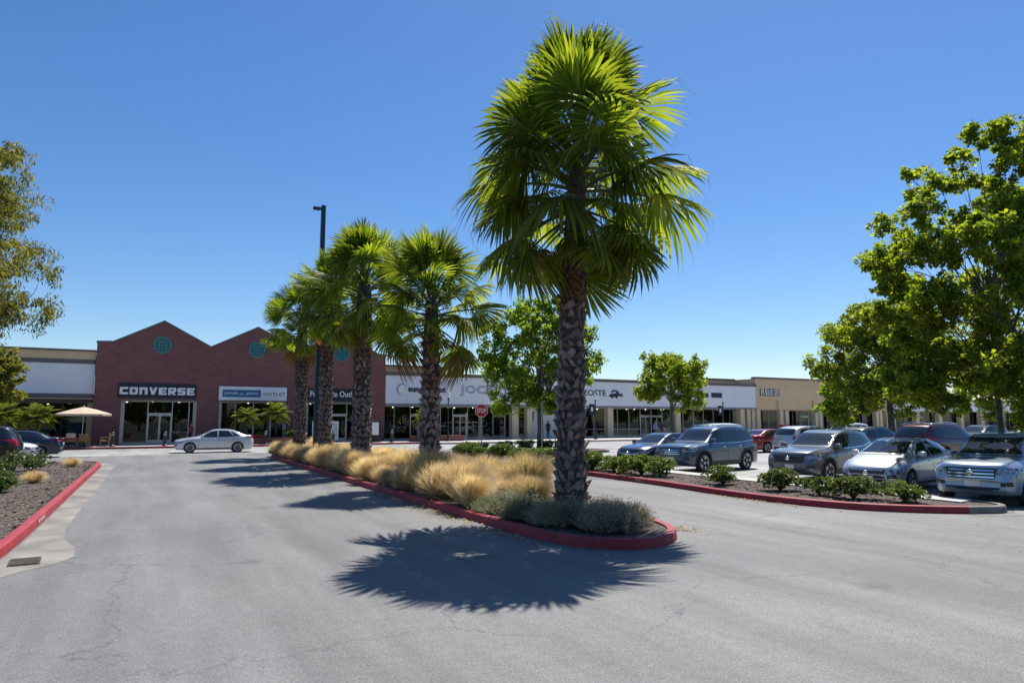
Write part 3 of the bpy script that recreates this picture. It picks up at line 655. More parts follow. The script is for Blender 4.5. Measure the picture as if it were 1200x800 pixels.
storefront(T, .1, 25.9, 2.3, .16, 3.25, [1.7,3.2,4.6,6.1,7.6,9.1,10.6,12.1,13.6,15.1,16.6,18.1,19.6,21.1,22.6,24.2], [1,7], mm=ALU)
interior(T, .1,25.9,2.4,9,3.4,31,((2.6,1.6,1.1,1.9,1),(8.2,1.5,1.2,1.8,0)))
sg = thing('fascia_lettering', 'white rue21 lettering with dark outline on the tan shop wall', 'sign', (68.2,60.02,4.95), group='fascia lettering')
letters('letter_backs', 'RUE21', NAVY, sg, (0,-.006,0), 3.5, .92, .05, .07, spacing=1.12)
letters('letters', 'RUE21', WHITES, sg, (0,-.06,.1), 3.2, .74, .05, .0, spacing=1.2)

# --- far arcade
Fa = thing('far_arcade_building', 'far arcade with pale fascia and tan columns behind the parked cars', 'building', (91.9,60.3,0))
MB().box(0,60,0,.3,3.3,4.9).build('fascia', WHITEW, Fa); MB().box(0,60,-.1,.5,4.9,5.12).build('coping', BROWNT, Fa)
MB().box(0,60,.3,2.6,3.32,3.44).build('soffit', TANW, Fa); MB().box(0,60,.5,12,4.2,4.8).build('roof', BROWNT, Fa)
for k in range(11): MB().bbox(1+k*5.6,1.8+k*5.6,.1,.8,.15,3.299,.02).build('column', CREAMC, Fa)
storefront(Fa, .2, 59.8, 2.5, .16, 3.32, [2.6+k*2.4 for k in range(23)], [4,11,18], rail=None)
interior(Fa, .2,59.8,2.6,9,3.4,41,((12,1.6,1.4,1.9,1),(22,1.6,1.4,1.9,0),(33,1.6,1.4,1.9,2)))
# ------------------------------------------------------------------ palms
FAN = leafmat('palm_fan', (.045,.084,.016), (.16,.21,.042), trans=.54, tcol=(2.6,2.2,.5), rough=.5, scale=1.5, rand=.4, spec=.25)
FANB = leafmat('palm_fan_dry', (.16,.085,.03), (.30,.17,.06), trans=.35, tcol=(1.6,1.2,.6), rough=.6, scale=1.5, rand=.3)
PET = mat('petiole', (.055,.075,.022), .55, col2=(.10,.10,.035), scale=6)
BARK = mat('palm_bark', (.032,.024,.021), .9, col2=(.085,.064,.056), scale=9, bump=.8, bscale=30)
BOOT = mat('palm_boot', (.10,.072,.066), .85, col2=(.34,.265,.245), scale=11, bump=.6, bscale=40, objrand=.5, detail=8)
BOOTB = mat('palm_boot_brown', (.10,.05,.035), .85, col2=(.20,.11,.075), scale=7, bump=.5, bscale=40, objrand=.35)

def fan_frond(seed, pet=1.22, rad=.97, nseg=42, span=2.15, droop=.45, fold=.25):
    r = random.Random(seed); mb = MB()
    # petiole along +x, bowing
    pts = [(pet*t, 0, .06*sin(pi*t)-.02*t) for t in (0,.25,.5,.75,1)]
    mb.tube(pts, [.042,.032,.026,.022,.018], 5, 1)
    hub = Vector((pet, 0, -.02))
    for k in range(nseg):
        u = (k+.5)/nseg*2-1; a = u*span; da = span/nseg
        L = rad*(1.0-.26*abs(u)**2)*r.uniform(.90,1.06)
        dr = droop*(.55+.9*abs(u))*r.uniform(.7,1.35); tw = r.uniform(-.05,.05)
        prev = None; steps = (0.03,.34,.66,.84,1.0)
        vs = []; fs = []
        for i, t in enumerate(steps):
            aa = a + tw*t*t
            rr = L*t
            # tips bend over
            zz = -dr*L*max(0,t-.30)**1.7*1.5 - fold*abs(sin(aa))*rr*.6 + .05*rr
            xx = rr*(1-.28*dr*max(0,t-.45)); cx = hub.x + xx*cos(aa)*1.08; cy = xx*sin(aa)
            hw = rr*math.tan(da)*(1.0 if t < .7 else 0) 
            if t >= .7: hw = L*.66*math.tan(da)*(.66 if t < .9 else .05)
            c = Vector((cx, cy, hub.z+zz)); n = Vector((-sin(aa), cos(aa), 0))
            rid = .55*hw
            vs += [c-n*hw+Vector((0,0,-rid*.5)), c+Vector((0,0,rid)), c+n*hw+Vector((0,0,-rid*.5))]
        for i in range(len(steps)-1):
            o = i*3; fs += [(o,o+3,o+4,o+1),(o+1,o+4,o+5,o+2)]
        mb.add(vs, fs, 0)
        if r.random() < .5:       # hanging fibre
            tip = vs[-2]; e = tip+Vector((r.uniform(-.05,.05),r.uniform(-.05,.05),-r.uniform(.1,.3)))
            mb.add([tip,tip+Vector((.006,.006,0)),e],[(0,1,2)],0)
    return mb
FRONDS = [fan_frond(100+i, droop=d, fold=f, span=s).mesh('frond', [FAN, PET], False) for i,(d,f,s) in enumerate([(.25,.15,2.0),(.4,.25,2.15),(.6,.35,2.2),(.85,.5,2.25),(.5,.2,2.1)])]
DRYF = [fan_frond(150+i, droop=1.3, fold=.9, span=2.2).mesh('frond', [FANB, PET], False) for i in range(2)]
def boot_mesh(seed, m):
    r = random.Random(seed); mb = MB(); w = .5; 
    # split leaf-base stub: tapered plate leaning outwards (x out, y across, z up), unit size
    lo, hi = .55, .36+r.uniform(-.06,.06); t = r.uniform(-.14,.14)
    pr = [(0.0,-lo,-.5),(0.0,lo,-.5),(.16,-lo*.92,-.45),(.16,lo*.92,-.45),
          (.10,-hi+t,.32),(.10,hi+t,.32),(.34,-hi*.9+t,.30),(.34,hi*.9+t,.30),
          (.24,-hi*.5+t,.52+r.uniform(-.08,.1)),(.40,-hi*.45+t,.48),(.24,hi*.45+t,.44),(.40,hi*.42+t,.40)]
    mb.add(pr, [(2,3,7,6),(0,2,6,4),(3,1,5,7),(0,1,3,2),(6,7,11,9),(4,6,9,8),(7,5,10,11),(8,9,11,10),(1,0,4,5),(5,4,8,10)])
    return mb.mesh('boot', m)
BOOTS = [boot_mesh(i, BOOT) for i in range(4)]; BOOTSB = [boot_mesh(10+i, BOOTB) for i in range(3)]

def trunk_r(z, h, rb, rt): 
    t = z/h; return rt + (rb-rt)*(.42*math.exp(-t*14)+.58*max(0,1-t)**1.2)
def palm(label, x, y, htrunk, hubz, rb, rt, nf, scale, seed, detail, lean=(0,0), dry=3, spread=1.0, low=-62):
    r = random.Random(seed)
    P = thing('fan_palm', label, 'palm tree', (x,y,.125), group='fan palms in the median')
    def ax(z): t = z/hubz; return Vector((lean[0]*t*t, lean[1]*t*t, z))
    zs = [-.15]+[hubz*k/18 for k in range(0,19)]
    tk = MB().tube([ax(z) for z in zs], [trunk_r(max(z,0),hubz,rb,rt)*(1-.25*max(0,z/hubz-.8)/.2) for z in zs], 20).build('trunk', BARK, P, True)
    # leaf-base boots in crossing spirals
    row = .205 if detail else .23; nrow = int(htrunk/row); joined = MB()
    for i in range(nrow):
        z = .12+i*row; n = 13 if z < htrunk*.25 else 12 if z < htrunk*.5 else 11; rr = trunk_r(z,hubz,rb,rt)
        for k in range(n):
            a = 2*pi*(k+.5*(i%2))/n + r.uniform(-.07,.07) + i*.02
            s = 2*pi*rr/n; sc = (.20*r.uniform(.6,1.5), s*r.uniform(.55,1.15), row*1.5*r.uniform(.75,1.25)); zz = z+r.uniform(-.03,.03)
            c = ax(zz); tl = .18+r.uniform(-.08,.2)+(r.uniform(.1,.6) if z<.45 else 0); sk = r.choice([.55,-.55,.1])+r.uniform(-.35,.35)
            M = Matrix.Translation(c) @ Matrix.Rotation(a,4,'Z') @ Matrix.Translation((rr-.045,0,0)) @ Matrix.Rotation(tl,4,'Y') @ Matrix.Rotation(sk,4,'X') @ Matrix.Diagonal((*sc,1))
            me = r.choice(BOOTSB if r.random() < max(0,(zz/htrunk-.45)*2.2) else BOOTS)
            if detail and detail_count[0] < 298:
                o = put('boot', me, P); o.matrix_local = M; detail_count[0] += 1
            else:
                joined.add([M @ v.co for v in me.vertices], [tuple(p.vertices) for p in me.polygons], 1 if me in BOOTSB else 0)
    if joined.v:
        o = joined.build('bark_scales', [BOOT, BOOTB], P); o['kind'] = 'stuff'
    # crown
    ga = 2.39996
    for i in range(nf):
        t = i/(nf-1); el = radians(low + (88-low)*t**.92) + r.gauss(0,.13); az = i*ga + r.uniform(-.25,.25)
        zc = hubz - (1.45 if detail else 1.0)*scale*(1-t)**1.0 + .25*t; c = ax(zc)
        s = scale*r.choice([r.uniform(.88,1.1),r.uniform(.92,1.14),r.uniform(.62,.9)])*(.80+.24*sin(pi*min(1,.12+t*.8)))
        if t < .12: s *= .9
        isdry = i < dry
        if isdry: me = r.choice(DRYF)
        elif t > .75: me = FRONDS[r.choice([0,0,1])]
        elif t > .4: me = FRONDS[r.choice([1,2,4])]
        else: me = FRONDS[r.choice([2,3,3,4])]
        M = Matrix.Translation(c) @ Matrix.Rotation(az,4,'Z') @ Matrix.Rotation(-el,4,'Y') @ Matrix.Rotation(r.gauss(0,.45),4,'X') @ Matrix.Translation((.12*scale,0,0)) @ Matrix.Diagonal((s*spread,s*r.uniform(.9,1.1),s,1))
        o = put('frond', me, P); o.matrix_local = M
    for i in range(nf//7):        # young and stunted fronds close to the heart
        M = Matrix.Translation(ax(hubz-r.uniform(-.1,1.0)*scale)) @ Matrix.Rotation(r.uniform(0,2*pi),4,'Z') @ Matrix.Rotation(-radians(r.uniform(-25,75)),4,'Y') @ Matrix.Rotation(r.gauss(0,.6),4,'X') @ Matrix.Diagonal((scale*.55,scale*.62,scale*.62,1))
        o = put('frond', FRONDS[r.choice([1,2,4])], P); o.matrix_local = M
    return P
detail_count = [0]
palm('tallest wide-crowned fan palm above the grey lavender bushes', 7.68,11.9, 5.55,7.75, .36,.205, 76, 1.15, 21, True, (.22,-.1), dry=2, low=-50)
palm('shorter fan palm with brown dry lower fronds, second from the median nose', 7.45,19.2, 4.5,5.45, .30,.235, 48, .92, 22, False, dry=2, low=-38)
palm('third fan palm from the median nose, full crown over a thick trunk', 7.5,26.8, 5.7,7.4, .37,.33, 56, 1.1, 23, False, dry=2, low=-48)
palm('fan palm with slim trunk beside the tall lamp pole', 7.5,33.0, 6.2,7.8, .29,.27, 44, 1.0, 24, False, dry=2, low=-44)
palm('fan palm at the far end of the median by the crossing', 7.5,39.0, 6.0,7.4, .33,.30, 44, 1.0, 25, False, (-.1,0), dry=2, low=-44)

# ------------------------------------------------------------------ median grasses and lavender
STRAW = leafmat('feather_grass', (.55,.42,.23), (.84,.73,.52), trans=.4, tcol=(1.25,1.1,.8), rough=.6, scale=2.0, rand=.22)
STRAWG = leafmat('feather_grass_green', (.32,.27,.13), (.64,.53,.33), trans=.4, tcol=(1.25,1.1,.7), rough=.6, scale=2.0, rand=.22)
LAV = leafmat('lavender', (.17,.19,.11), (.38,.40,.27), trans=.35, rough=.8, scale=3.5, rand=.2, tcol=(1.2,1.2,.8))
LAVR = leafmat('lavender_faded', (.23,.17,.14), (.42,.34,.28), trans=.35, rough=.8, scale=3.5, rand=.2, tcol=(1.2,1.1,.9))
def tuft(seed, n, h, th, wind, m, m2, frac2):
    r = random.Random(seed); mb = MB(); wd = Vector((wind[0], wind[1], 0))
    for _ in range(n):
        a = r.uniform(0,2*pi); b0 = r.random()**.6*.15; p = Vector((cos(a)*b0, sin(a)*b0, 0)); az = a+r.uniform(-.5,.5)
        tilt = abs(r.gauss(0,th)); L = h*r.choice([r.uniform(.85,1.2), r.uniform(.85,1.2), r.uniform(.4,.9)]); bend = r.uniform(.25,1.05); wk = r.uniform(.4,1.4)
        w = r.uniform(.0018,.0036); s = Vector((-sin(az+.8),cos(az+.8),0))*w; mi = 1 if r.random()<frac2 else 0
        pts = [p]; seg = L/5
        for i in range(5):
            t = (i+.5)/5; d = Vector((cos(az)*sin(tilt), sin(az)*sin(tilt), cos(tilt)))
            d = d + Vector((cos(az),sin(az),0))*bend*t*t*.8 + wd*wk*t*t + Vector((0,0,-bend*.55*t*t*t)); p = p+d.normalized()*seg; pts.append(p)
        vs = []; 
        for i, q in enumerate(pts[:-1]): k = (1,1,1.1,1.25,1.2)[i]; vs += [q-s*k, q+s*k]
        vs.append(pts[-1]); mb.add(vs, [(0,1,3,2),(2,3,5,4),(4,5,7,6),(6,7,9,8),(8,9,10)], mi)
    return mb.mesh('grass_blades',[m,m2])
TUFTS = [tuft(1,3600,1.05,.40,(.8,-.45),STRAW,STRAWG,.12), tuft(2,3600,1.0,.46,(.75,-.3),STRAW,STRAWG,.28), tuft(3,3600,1.0,.34,(.35,-.2),STRAWG,STRAW,.4), tuft(4,3600,.88,.55,(.85,-.42),STRAW,STRAWG,.08)]
GL = ['wispy straw-coloured feather grass tuft in the palm median', 'greener feather grass tuft with less straw in the palm median']
r = random.Random(5); y = 12.9; k = 0
spots = []
while y < 40.2:
    for xx in (6.45, 7.5, 8.45):
        spots.append((xx+r.uniform(-.18,.18), y+r.uniform(-.3,.3)))
    y += .80
for (x,y) in spots:
    if math.hypot(x-7.5, y-19.2) < .4 or math.hypot(x-7.5,y-26.8) < .4 or math.hypot(x-7.5,y-33) < .4 or math.hypot(x-7.5,y-39) < .4 : continue
    if (y < 13.4 and x < 6.9) or (y < 14.6 and x > 7.9): continue
    i = r.choice([0,0,1,2,3,3,1,2]); s = r.uniform(.55,1.0)*(1.04 if y < 19 else .92)*(1.0 if y > 14 else .8)
    o = put('grass_tuft', TUFTS[i], None, (x,y,.12), (0,0,r.uniform(-.35,.35)), (s,s,s*r.uniform(.88,1.06)))
    tag(o, GL[1 if i == 2 else 0], 'grass tuft', 'greener feather grass tufts' if i == 2 else 'straw feather grass tufts')
def bushblades(seed, n, rad, h, m, m2, f2):
    r = random.Random(seed); mb = MB()
    lump = [(r.uniform(0,2*pi), r.uniform(.2,1.2), r.uniform(.82,1.12)) for _ in range(9)]
    for _ in range(n):
        az = r.uniform(0,2*pi); th = math.acos(r.uniform(.12,1)); k = 1.0
        for la, lt, lk in lump:
            if abs((az-la+pi)%(2*pi)-pi) < .6 and abs(th-lt) < .5: k *= lk
        d = Vector((cos(az)*sin(th)*rad, sin(az)*sin(th)*rad, cos(th)*h))*k*r.uniform(.62,1.08); b = Vector((d.x*.45, d.y*.45, d.z*.12)); tip = d+Vector((r.uniform(-.05,.05),r.uniform(-.05,.05),.04))
        mid = b.lerp(tip,.55)+Vector((0,0,-.04)); w = r.uniform(.003,.006); s = Vector((-sin(az+.9),cos(az+.9),.3)).normalized()*w; mi = 1 if r.random()<f2 else 0
        mb.add([b-s,b+s,mid-s,mid+s,tip],[(0,1,3,2),(2,3,4)],mi)
        for j in range(5):
            p = mid.lerp(tip,r.random()); e = p+(Vector((r.uniform(-1,1),r.uniform(-1,1),r.uniform(-.1,1)))).normalized()*r.uniform(.03,.07)
            mb.add([p,(p+e)/2+s*1.6,e,(p+e)/2-s*1.6],[(0,1,2,3)],mi)
    return mb.mesh('lavender_sprigs',[m,m2])
LV = [bushblades(1,2600,.66,.62,LAV,LAVR,.12), bushblades(2,2600,.66,.62,LAV,LAVR,.3), bushblades(3,2600,.64,.58,LAVR,LAV,.35)]
for (x,y,i,s,lb) in ((6.55,12.75,0,.95,'light green-grey lavender bush where the feather grass begins'),(7.3,13.1,0,.85,'grey lavender bush behind the tallest palm trunk'),(6.6,11.75,1,1.0,'grey lavender bush beside the red kerb in front of the tallest palm'),
        (6.75,10.75,1,1.02,'grey-green lavender bush before the tallest palm trunk'),(7.15,9.85,2,1.0,'faded reddish lavender bush at the very nose of the median'),(7.75,10.35,2,.95,'faded brownish lavender bush at the road side of the median nose'),
        (7.95,11.2,2,.85,'faded grey lavender bush beside the tallest palm on its road side')):
    o = put('lavender_bush', LV[i], None, (x,y,.12), (0,0,x*9), (s*1.08,s*1.08,s*.78)); tag(o, lb, 'bush', 'lavender bushes')
o = put('lavender_bush', LV[0], None, (6.6,40.0,.12), (0,0,1), .95); tag(o, 'dark green lavender bush at the far end of the median', 'bush', 'lavender bushes')

# ------------------------------------------------------------------ shrubs
SHR = leafmat('shrub_leaf', (.06,.105,.016), (.19,.25,.05), trans=.4, rough=.35, scale=2.5, rand=.2, spec=.5)
SHRD = leafmat('shrub_leaf_dark', (.04,.075,.02), (.12,.165,.045), trans=.35, rough=.35, scale=2.5, rand=.2, spec=.5)
TWIG = mat('twig', (.07,.05,.035), .85, col2=(.12,.09,.06), scale=8)
def leafv(mb, p, d, up, L, w, mi=0, curl=.15):
    d = d.normalized(); s = d.cross(up)
    if s.length < 1e-3: s = d.cross(Vector((1,.2,0)))
    s.normalize(); n = s.cross(d)
    mb.add([p, p+d*L*.5-s*w+n*curl*w, p+d*L-n*curl*L*.5, p+d*L*.5+s*w+n*curl*w], [(0,1,2),(0,2,3)], mi)
def rv(r): 
    while True:
        v = Vector((r.uniform(-1,1),r.uniform(-1,1),r.uniform(-1,1)))
        if .05 < v.length < 1: return v.normalized()
def shrub_meshes(seed, R_, H, nros, m):
    r = random.Random(seed); mb = MB(); tw = MB()
    for _ in range(26):
        a = r.uniform(0,2*pi); q = r.random()**.6; t = Vector((cos(a)*q*R_*.85, sin(a)*q*R_*.85, H*(.45+.4*math.sqrt(max(0,1-q*q)))))
        tw.tube([(0,0,0), t*.5+Vector((0,0,.05)), t], [.014,.009,.004], 4)
    lumps = [(Vector((max(-1,min(1,r.gauss(0,.45)))*R_, max(-1,min(1,r.gauss(0,.45)))*R_, H*r.uniform(.16,.70))), R_*r.uniform(.32,.5)) for _ in range(18)]
    for _ in range(nros):
        c, rr = r.choice(lumps); v = rv(r); v.z = abs(v.z)*.9-.15; p = c+v*rr*r.uniform(.65,1.05)
        if p.z < .05: p.z = .05+r.random()*.1
        ax = (v*.7+Vector((0,0,.8))+rv(r)*.4).normalized()
        for k in range(8):
            d = (rv(r)+ax*.75).normalized(); leafv(mb, p, d, ax, r.uniform(.045,.08), r.uniform(.013,.022))
    return mb.mesh('foliage', m), tw.mesh('stems', TWIG)
SM = [shrub_meshes(30+i, .54,.74,760, SHR) for i in range(3)] + [shrub_meshes(40+i,.58,.72,760,SHRD) for i in range(2)]
def shrub(x,y,i,s,label,group,z=.12):
    t = thing('shrub', label, 'shrub', (x,y,z), x*7.3+y*3.1, group); t.scale = (s,s,s*(.92+.16*((x*13.7+y*7.7)%1)))
    put('foliage', SM[i][0], t); put('stems', SM[i][1], t); return t
G1 = 'clipped shrubs along the parking island'
ys = [34.4,33.2,32.0,30.6,29.3,28.0,26.9,25.8,24.7,23.7,22.7,21.7,20.8,19.9,19.0,18.1]
ORD = 'first second third fourth fifth sixth seventh eighth ninth tenth eleventh twelfth thirteenth fourteenth fifteenth sixteenth'.split()
for k, yy in enumerate(ys):
    shrub(15.15+.18*sin(k*2.7), yy, k%3, 1.0+.16*sin(k*1.9), 'green shrub in the close-set row on the parking island, %s from the stop sign' % ORD[k], G1)
for xx,yy,s,lb in ((14.85,14.9,.92,'lone shrub on the parking island before the dark blue-grey SUV'),(15.0,13.0,.92,'lone shrub on the parking island before the grey SUV'),(15.0,11.8,.74,'small round shrub between the grey SUV and the silver hatchback'),
                   (15.0,10.85,.92,'full shrub on the parking island before the silver hatchback'),(15.5,9.9,.78,'tufty upright shrub on the parking island before the pale silver SUV')):
    shrub(xx,yy,int(yy)%3,s,lb,'single shrubs on the parking island')
for xx,yy,s,lb in ((16.2,35.8,1.0,'green shrub at the island tip just before the stop sign post'),(17.4,36.5,.9,'small green shrub just behind the stop sign post'),(19.0,36.4,1.0,'green shrub between the stop sign and the first sign post'),(20.6,36.9,1.1,'green shrub beside the metal sign post before the bright green tree'),(22.0,36.9,1.0,'green shrub at the foot of the bright green tree')):
    shrub(xx,yy,1,s,lb,G1)
for xx,yy,s,lb in ((-4.3,29.6,1.2,'large dark spreading shrub on the mulch by the parked cars'),(-3.7,31.2,.95,'dark shrub behind the large spreading shrub in the mulch bed'),(-3.3,22.4,.9,'dark open shrub alone on bare mulch beside the red kerb'),(-4.4,22.9,.85,'small dark shrub next to the lone open shrub'),(-5.2,27.4,1.0,'dark low shrub between the two groups on the mulch')):
    shrub(xx,yy,3+int(yy)%2,s,lb,'shrubs in the mulch bed')
for xx,yy in ((-2.6,33.2),(-2.9,25.2)):
    o = put('grass_tuft', TUFTS[3], None, (xx,yy,.12), (0,0,1.3), (.5,.5,.42)); tag(o, 'small dry straw tuft in the shrub bed', 'grass tuft', 'dry tufts in the shrub bed')

# ------------------------------------------------------------------ trees
TBARK = mat('tree_bark', (.10,.085,.07), .9, col2=(.21,.19,.165), scale=5, bump=.6, bscale=18)
LEAFA = leafmat('plane_leaf', (.072,.115,.017), (.22,.27,.045), trans=.6, tcol=(2.4,2.2,.5), rough=.45, scale=.9, rand=.05)
LEAFB = leafmat('lime_leaf', (.075,.13,.02), (.22,.29,.055), trans=.6, tcol=(2.3,2.2,.55), rough=.45, scale=.9, rand=.05)
LEAFC = leafmat('gum_leaf', (.055,.085,.02), (.19,.19,.045), trans=.55, tcol=(2.0,1.7,.5), rough=.5, scale=1.1, rand=.05)
def tree(name, label, cat, x, y, h, trunk_r0, fork, crown, nclump, nleaf, lsize, m, seed, group=None, narrow=False, clr=(.55,1.0), z=0.0, lean=(0,0)):
    """crown = (rx, ry, z0, z1): ellipsoid; clumps of leaves at branch ends"""
    r = random.Random(seed); T_ = thing(name, label, cat, (x,y,z), 0, group)
    rx, ry, z0, z1 = crown; cz, rz_ = (z0+z1)/2, (z1-z0)/2
    tr = MB(); top = Vector((lean[0],lean[1],z0+(z1-z0)*.55))
    fk = Vector((lean[0]*.4,lean[1]*.4,fork))
    tr.tube([(0,0,-.1),(0,0,.1),fk*.5+Vector((.03,-.02,0)),fk,fk.lerp(top,.5)+Vector((.1,.05,0)),top], [trunk_r0*1.35,trunk_r0*1.1,trunk_r0*.95,trunk_r0*.85,trunk_r0*.5,trunk_r0*.18], 10)
    clumps = []
    for i in range(nclump):
        for _ in range(30):
            v = rv(r); q = r.uniform(.35,1.0)**.6; c = Vector((v.x*rx*q, v.y*ry*q, cz+v.z*rz_*q))+Vector((*lean,0))
            if all((c-c2).length > .38*min(rx,rz_)*min(1,(26/nclump)**.33) for c2, _ in clumps): break
        s = r.uniform(*clr)*min(rx,ry)*.36; clumps.append((c, s))
        b0 = fk.lerp(top, r.uniform(.0,.8)); mid = b0.lerp(c,.55)+Vector((r.uniform(-.2,.2),r.uniform(-.2,.2),.15*rz_*r.uniform(-.2,1)))
        tr.tube([b0, mid, c], [trunk_r0*.24, trunk_r0*.13, trunk_r0*.05], 5, cap=False)
        for _ in range(3):
            e = c+rv(r)*s*.9; tr.tube([c.lerp(mid,.3), (c+e)/2+Vector((0,0,.05)), e], [trunk_r0*.07,trunk_r0*.045,.006], 4, cap=False)
    tr.build('trunk', TBARK, T_, True)
    lf = MB(); tot = sum(s**2 for _, s in clumps)
    V = []; F = []
    for c, s in clumps:
        n = int(nleaf*s*s/tot)
        # each clump breaks into sprays
        sprays = [(c+Vector((v.x*s*1.15, v.y*s*1.15, v.z*s*.8))*1.0, s*r.uniform(.22,.5)) for v in (rv(r)*r.uniform(.45,1.15) for _ in range(14))]
        for _ in range(n):
            sc, ss = r.choice(sprays); v = rv(r); p = sc+Vector((v.x,v.y,v.z*.8))*ss*r.random()**.45
            if narrow: d = (rv(r)*.7+Vector((0,0,-.75))).normalized(); L = lsize*r.uniform(.8,1.4); w = L*.11
            else: d = (rv(r)+v*.5+Vector((0,0,-.15))).normalized(); L = lsize*r.uniform(.65,1.25); w = L*.42
            up = (rv(r)*.8+Vector((0,0,1))).normalized(); sd_ = d.cross(up)
            if sd_.length < .05: continue
            sd_.normalize(); nn = sd_.cross(d); o = len(V)
            if narrow: V += [p, p+d*L*.5-sd_*w, p+d*L, p+d*L*.5+sd_*w]; F += [(o,o+1,o+2,o+3)]
            else:
                V += [p, p+d*L*.38-sd_*w+nn*w*.25, p+d*L*.75-sd_*w*.55, p+d*L-nn*L*.12, p+d*L*.75+sd_*w*.55, p+d*L*.38+sd_*w+nn*w*.25]
                F += [(o,o+1,o+2,o+3),(o,o+3,o+4,o+5)]
    me = bpy.data.meshes.new('crown'); me.from_pydata(V, [], F); me.materials.append(m); put('crown', me, T_); return T_
tree('plane_tree', 'large leafy plane tree overhanging the pale silver SUV', 'tree', 24.5,12.3, 12.3, .10, 3.0, (3.6,3.6,1.8,11.6), 112, 84000, .14, LEAFA, 1, clr=(.26,.55))
tree('plane_tree', 'leafy plane tree rising behind the maroon SUV', 'tree', 38.3,25.0, 9.3, .20, 2.8, (3.8,3.8,2.5,9.2), 52, 42000, .17, LEAFA, 2, clr=(.4,.85))
tree('plane_tree', 'small pale green tree behind the parked silver cars', 'tree', 44.7,32.4, 4.8, .12, 1.6, (2.2,2.2,1.9,4.9), 18, 7000, .24, LEAFB, 3)
tree('street_tree', 'bright green tree growing behind the stop sign and sign posts', 'tree', 23.4,40.0, 10, .22, 2.6, (3.7,3.7,2.3,10.6), 52, 34000, .19, LEAFB, 4, z=.1, clr=(.4,.85))
tree('street_tree', 'round-topped tree with forked trunk before the white arcade', 'tree', 35.3,40.5, 7, .20, 2.2, (2.6,2.6,3.0,7.2), 22, 13000, .20, LEAFA, 5)
tree('gum_tree', 'tall gum tree with drooping narrow leaves over the shrub bed', 'tree', -4.75,20.3, 9.2, .16, 2.6, (2.25,2.4,2.7,9.3), 60, 64000, .12, LEAFC, 6, narrow=True, z=.1)
tree('olive_tree', 'small round yellow-green tree behind the dark parked SUV', 'tree', -7.6,44.6, 5.9, .10, 2.2, (1.8,1.8,2.5,5.8), 20, 14000, .15, LEAFC, 7)
tree('plane_tree', 'small tree between the far parked rows and the far arcade', 'tree', 60,30, 6, .12, 2.2, (2.6,2.6,2.2,6.2), 18, 7000, .26, LEAFA, 8)

# belt of trees across the road behind the viewpoint: seen in the shop glass and car bodies
r = random.Random(77); V = []; F = []
for k in range(30):
    bx, by = -45+k*7+r.uniform(-2,2), -34+r.uniform(-7,7); hh = r.uniform(7,11)
    o = len(V); V += [(bx-.2,by,0),(bx+.2,by,0),(bx+.1,by+.1,hh*.6),(bx-.1,by+.1,hh*.6)]; F.append((o,o+1,o+2,o+3))
    for _ in range(1500):
        v = rv(r)*r.random()**.4; p = Vector((bx+v.x*3.6, by+v.y*3.6, hh*.58+v.z*hh*.44)); d = rv(r)*.34; e = rv(r).cross(d).normalized()*.24
        o = len(V); V += [p-d, p-e, p+d, p+e]; F.append((o,o+1,o+2,o+3))
me = bpy.data.meshes.new('tree_belt'); me.from_pydata(V,[],F); me.materials.append(LEAFA); tag(put('tree_belt', me), 'belt of trees across the road, reflected in shop windows', 'trees', kind='stuff')

# ------------------------------------------------------------------ feather palms in front of the shops
PIN = leafmat('date_palm_leaf', (.09,.13,.02), (.28,.31,.06), trans=.4, tcol=(1.7,1.6,.5), rough=.4, scale=1.2, rand=.25)
def pinnate(seed, L=1.35):
    r = random.Random(seed); mb = MB(); pts = [Vector((L*t*(1-.12*t), 0, L*(.42*t-.62*t*t))) for t in [k/9 for k in range(10)]]
    mb.tube(pts, [.014-.0012*k for k in range(10)], 4, 1)
    for k in range(34):
        t = .12+.88*k/34; i = min(8,int(t*9)); p = pts[i].lerp(pts[i+1], t*9-i); ll = L*.30*(sin(pi*(.18+.78*t)))*r.uniform(.85,1.1)+.04
        for s in (-1,1):
            d = Vector((.45,s*1.0,.12+r.uniform(-.15,.15)-.15*t)); leafv(mb, p, d, Vector((0,0,1)), ll, .016, 0, .3)
    return mb.mesh('frond', [PIN, PET])
PF = [pinnate(i, L) for i, L in enumerate((1.3,1.45,1.2))]
def feather_palm(label, x, y, z, h, s, nf=26, seed=1):
    r = random.Random(seed); P = thing('feather_palm', label, 'palm tree', (x,y,z), 0, 'feather palms by the shops')
    MB().tube([(0,0,-.05),(.02,0,h*.5),(0,0,h)], [.11,.09,.085], 10).build('trunk', BARK, P, True)
    for i in range(nf):
        t = i/(nf-1); M = Matrix.Translation((0,0,h)) @ Matrix.Rotation(i*2.4,4,'Z') @ Matrix.Rotation(-radians(-25+95*t),4,'Y') @ Matrix.Rotation(r.uniform(-.3,.3),4,'X') @ Matrix.Diagonal((s,s,s,1))
        o = put('frond', r.choice(PF), P); o.matrix_local = M
    return P
feather_palm('feather palm in the brick planter, behind the silver-white sedan tail', 6.95,57.5,.5,1.55,1.05,seed=1)
feather_palm('taller feather palm in the brick planter nearest the fan palms', 9.2,57.6,.5,1.75,1.12,seed=2)
feather_palm('feather palm before the sunglass shop, partly behind a palm trunk', 21.8,57.2,.5,1.35,1.05,seed=3)
feather_palm('bushy feather palm by the umbrella table', -6.6,57.3,.15,1.75,1.2,30,seed=4)
feather_palm('bushy feather palm behind the small round tree', -8.6,57.1,.15,1.9,1.25,30,seed=5)
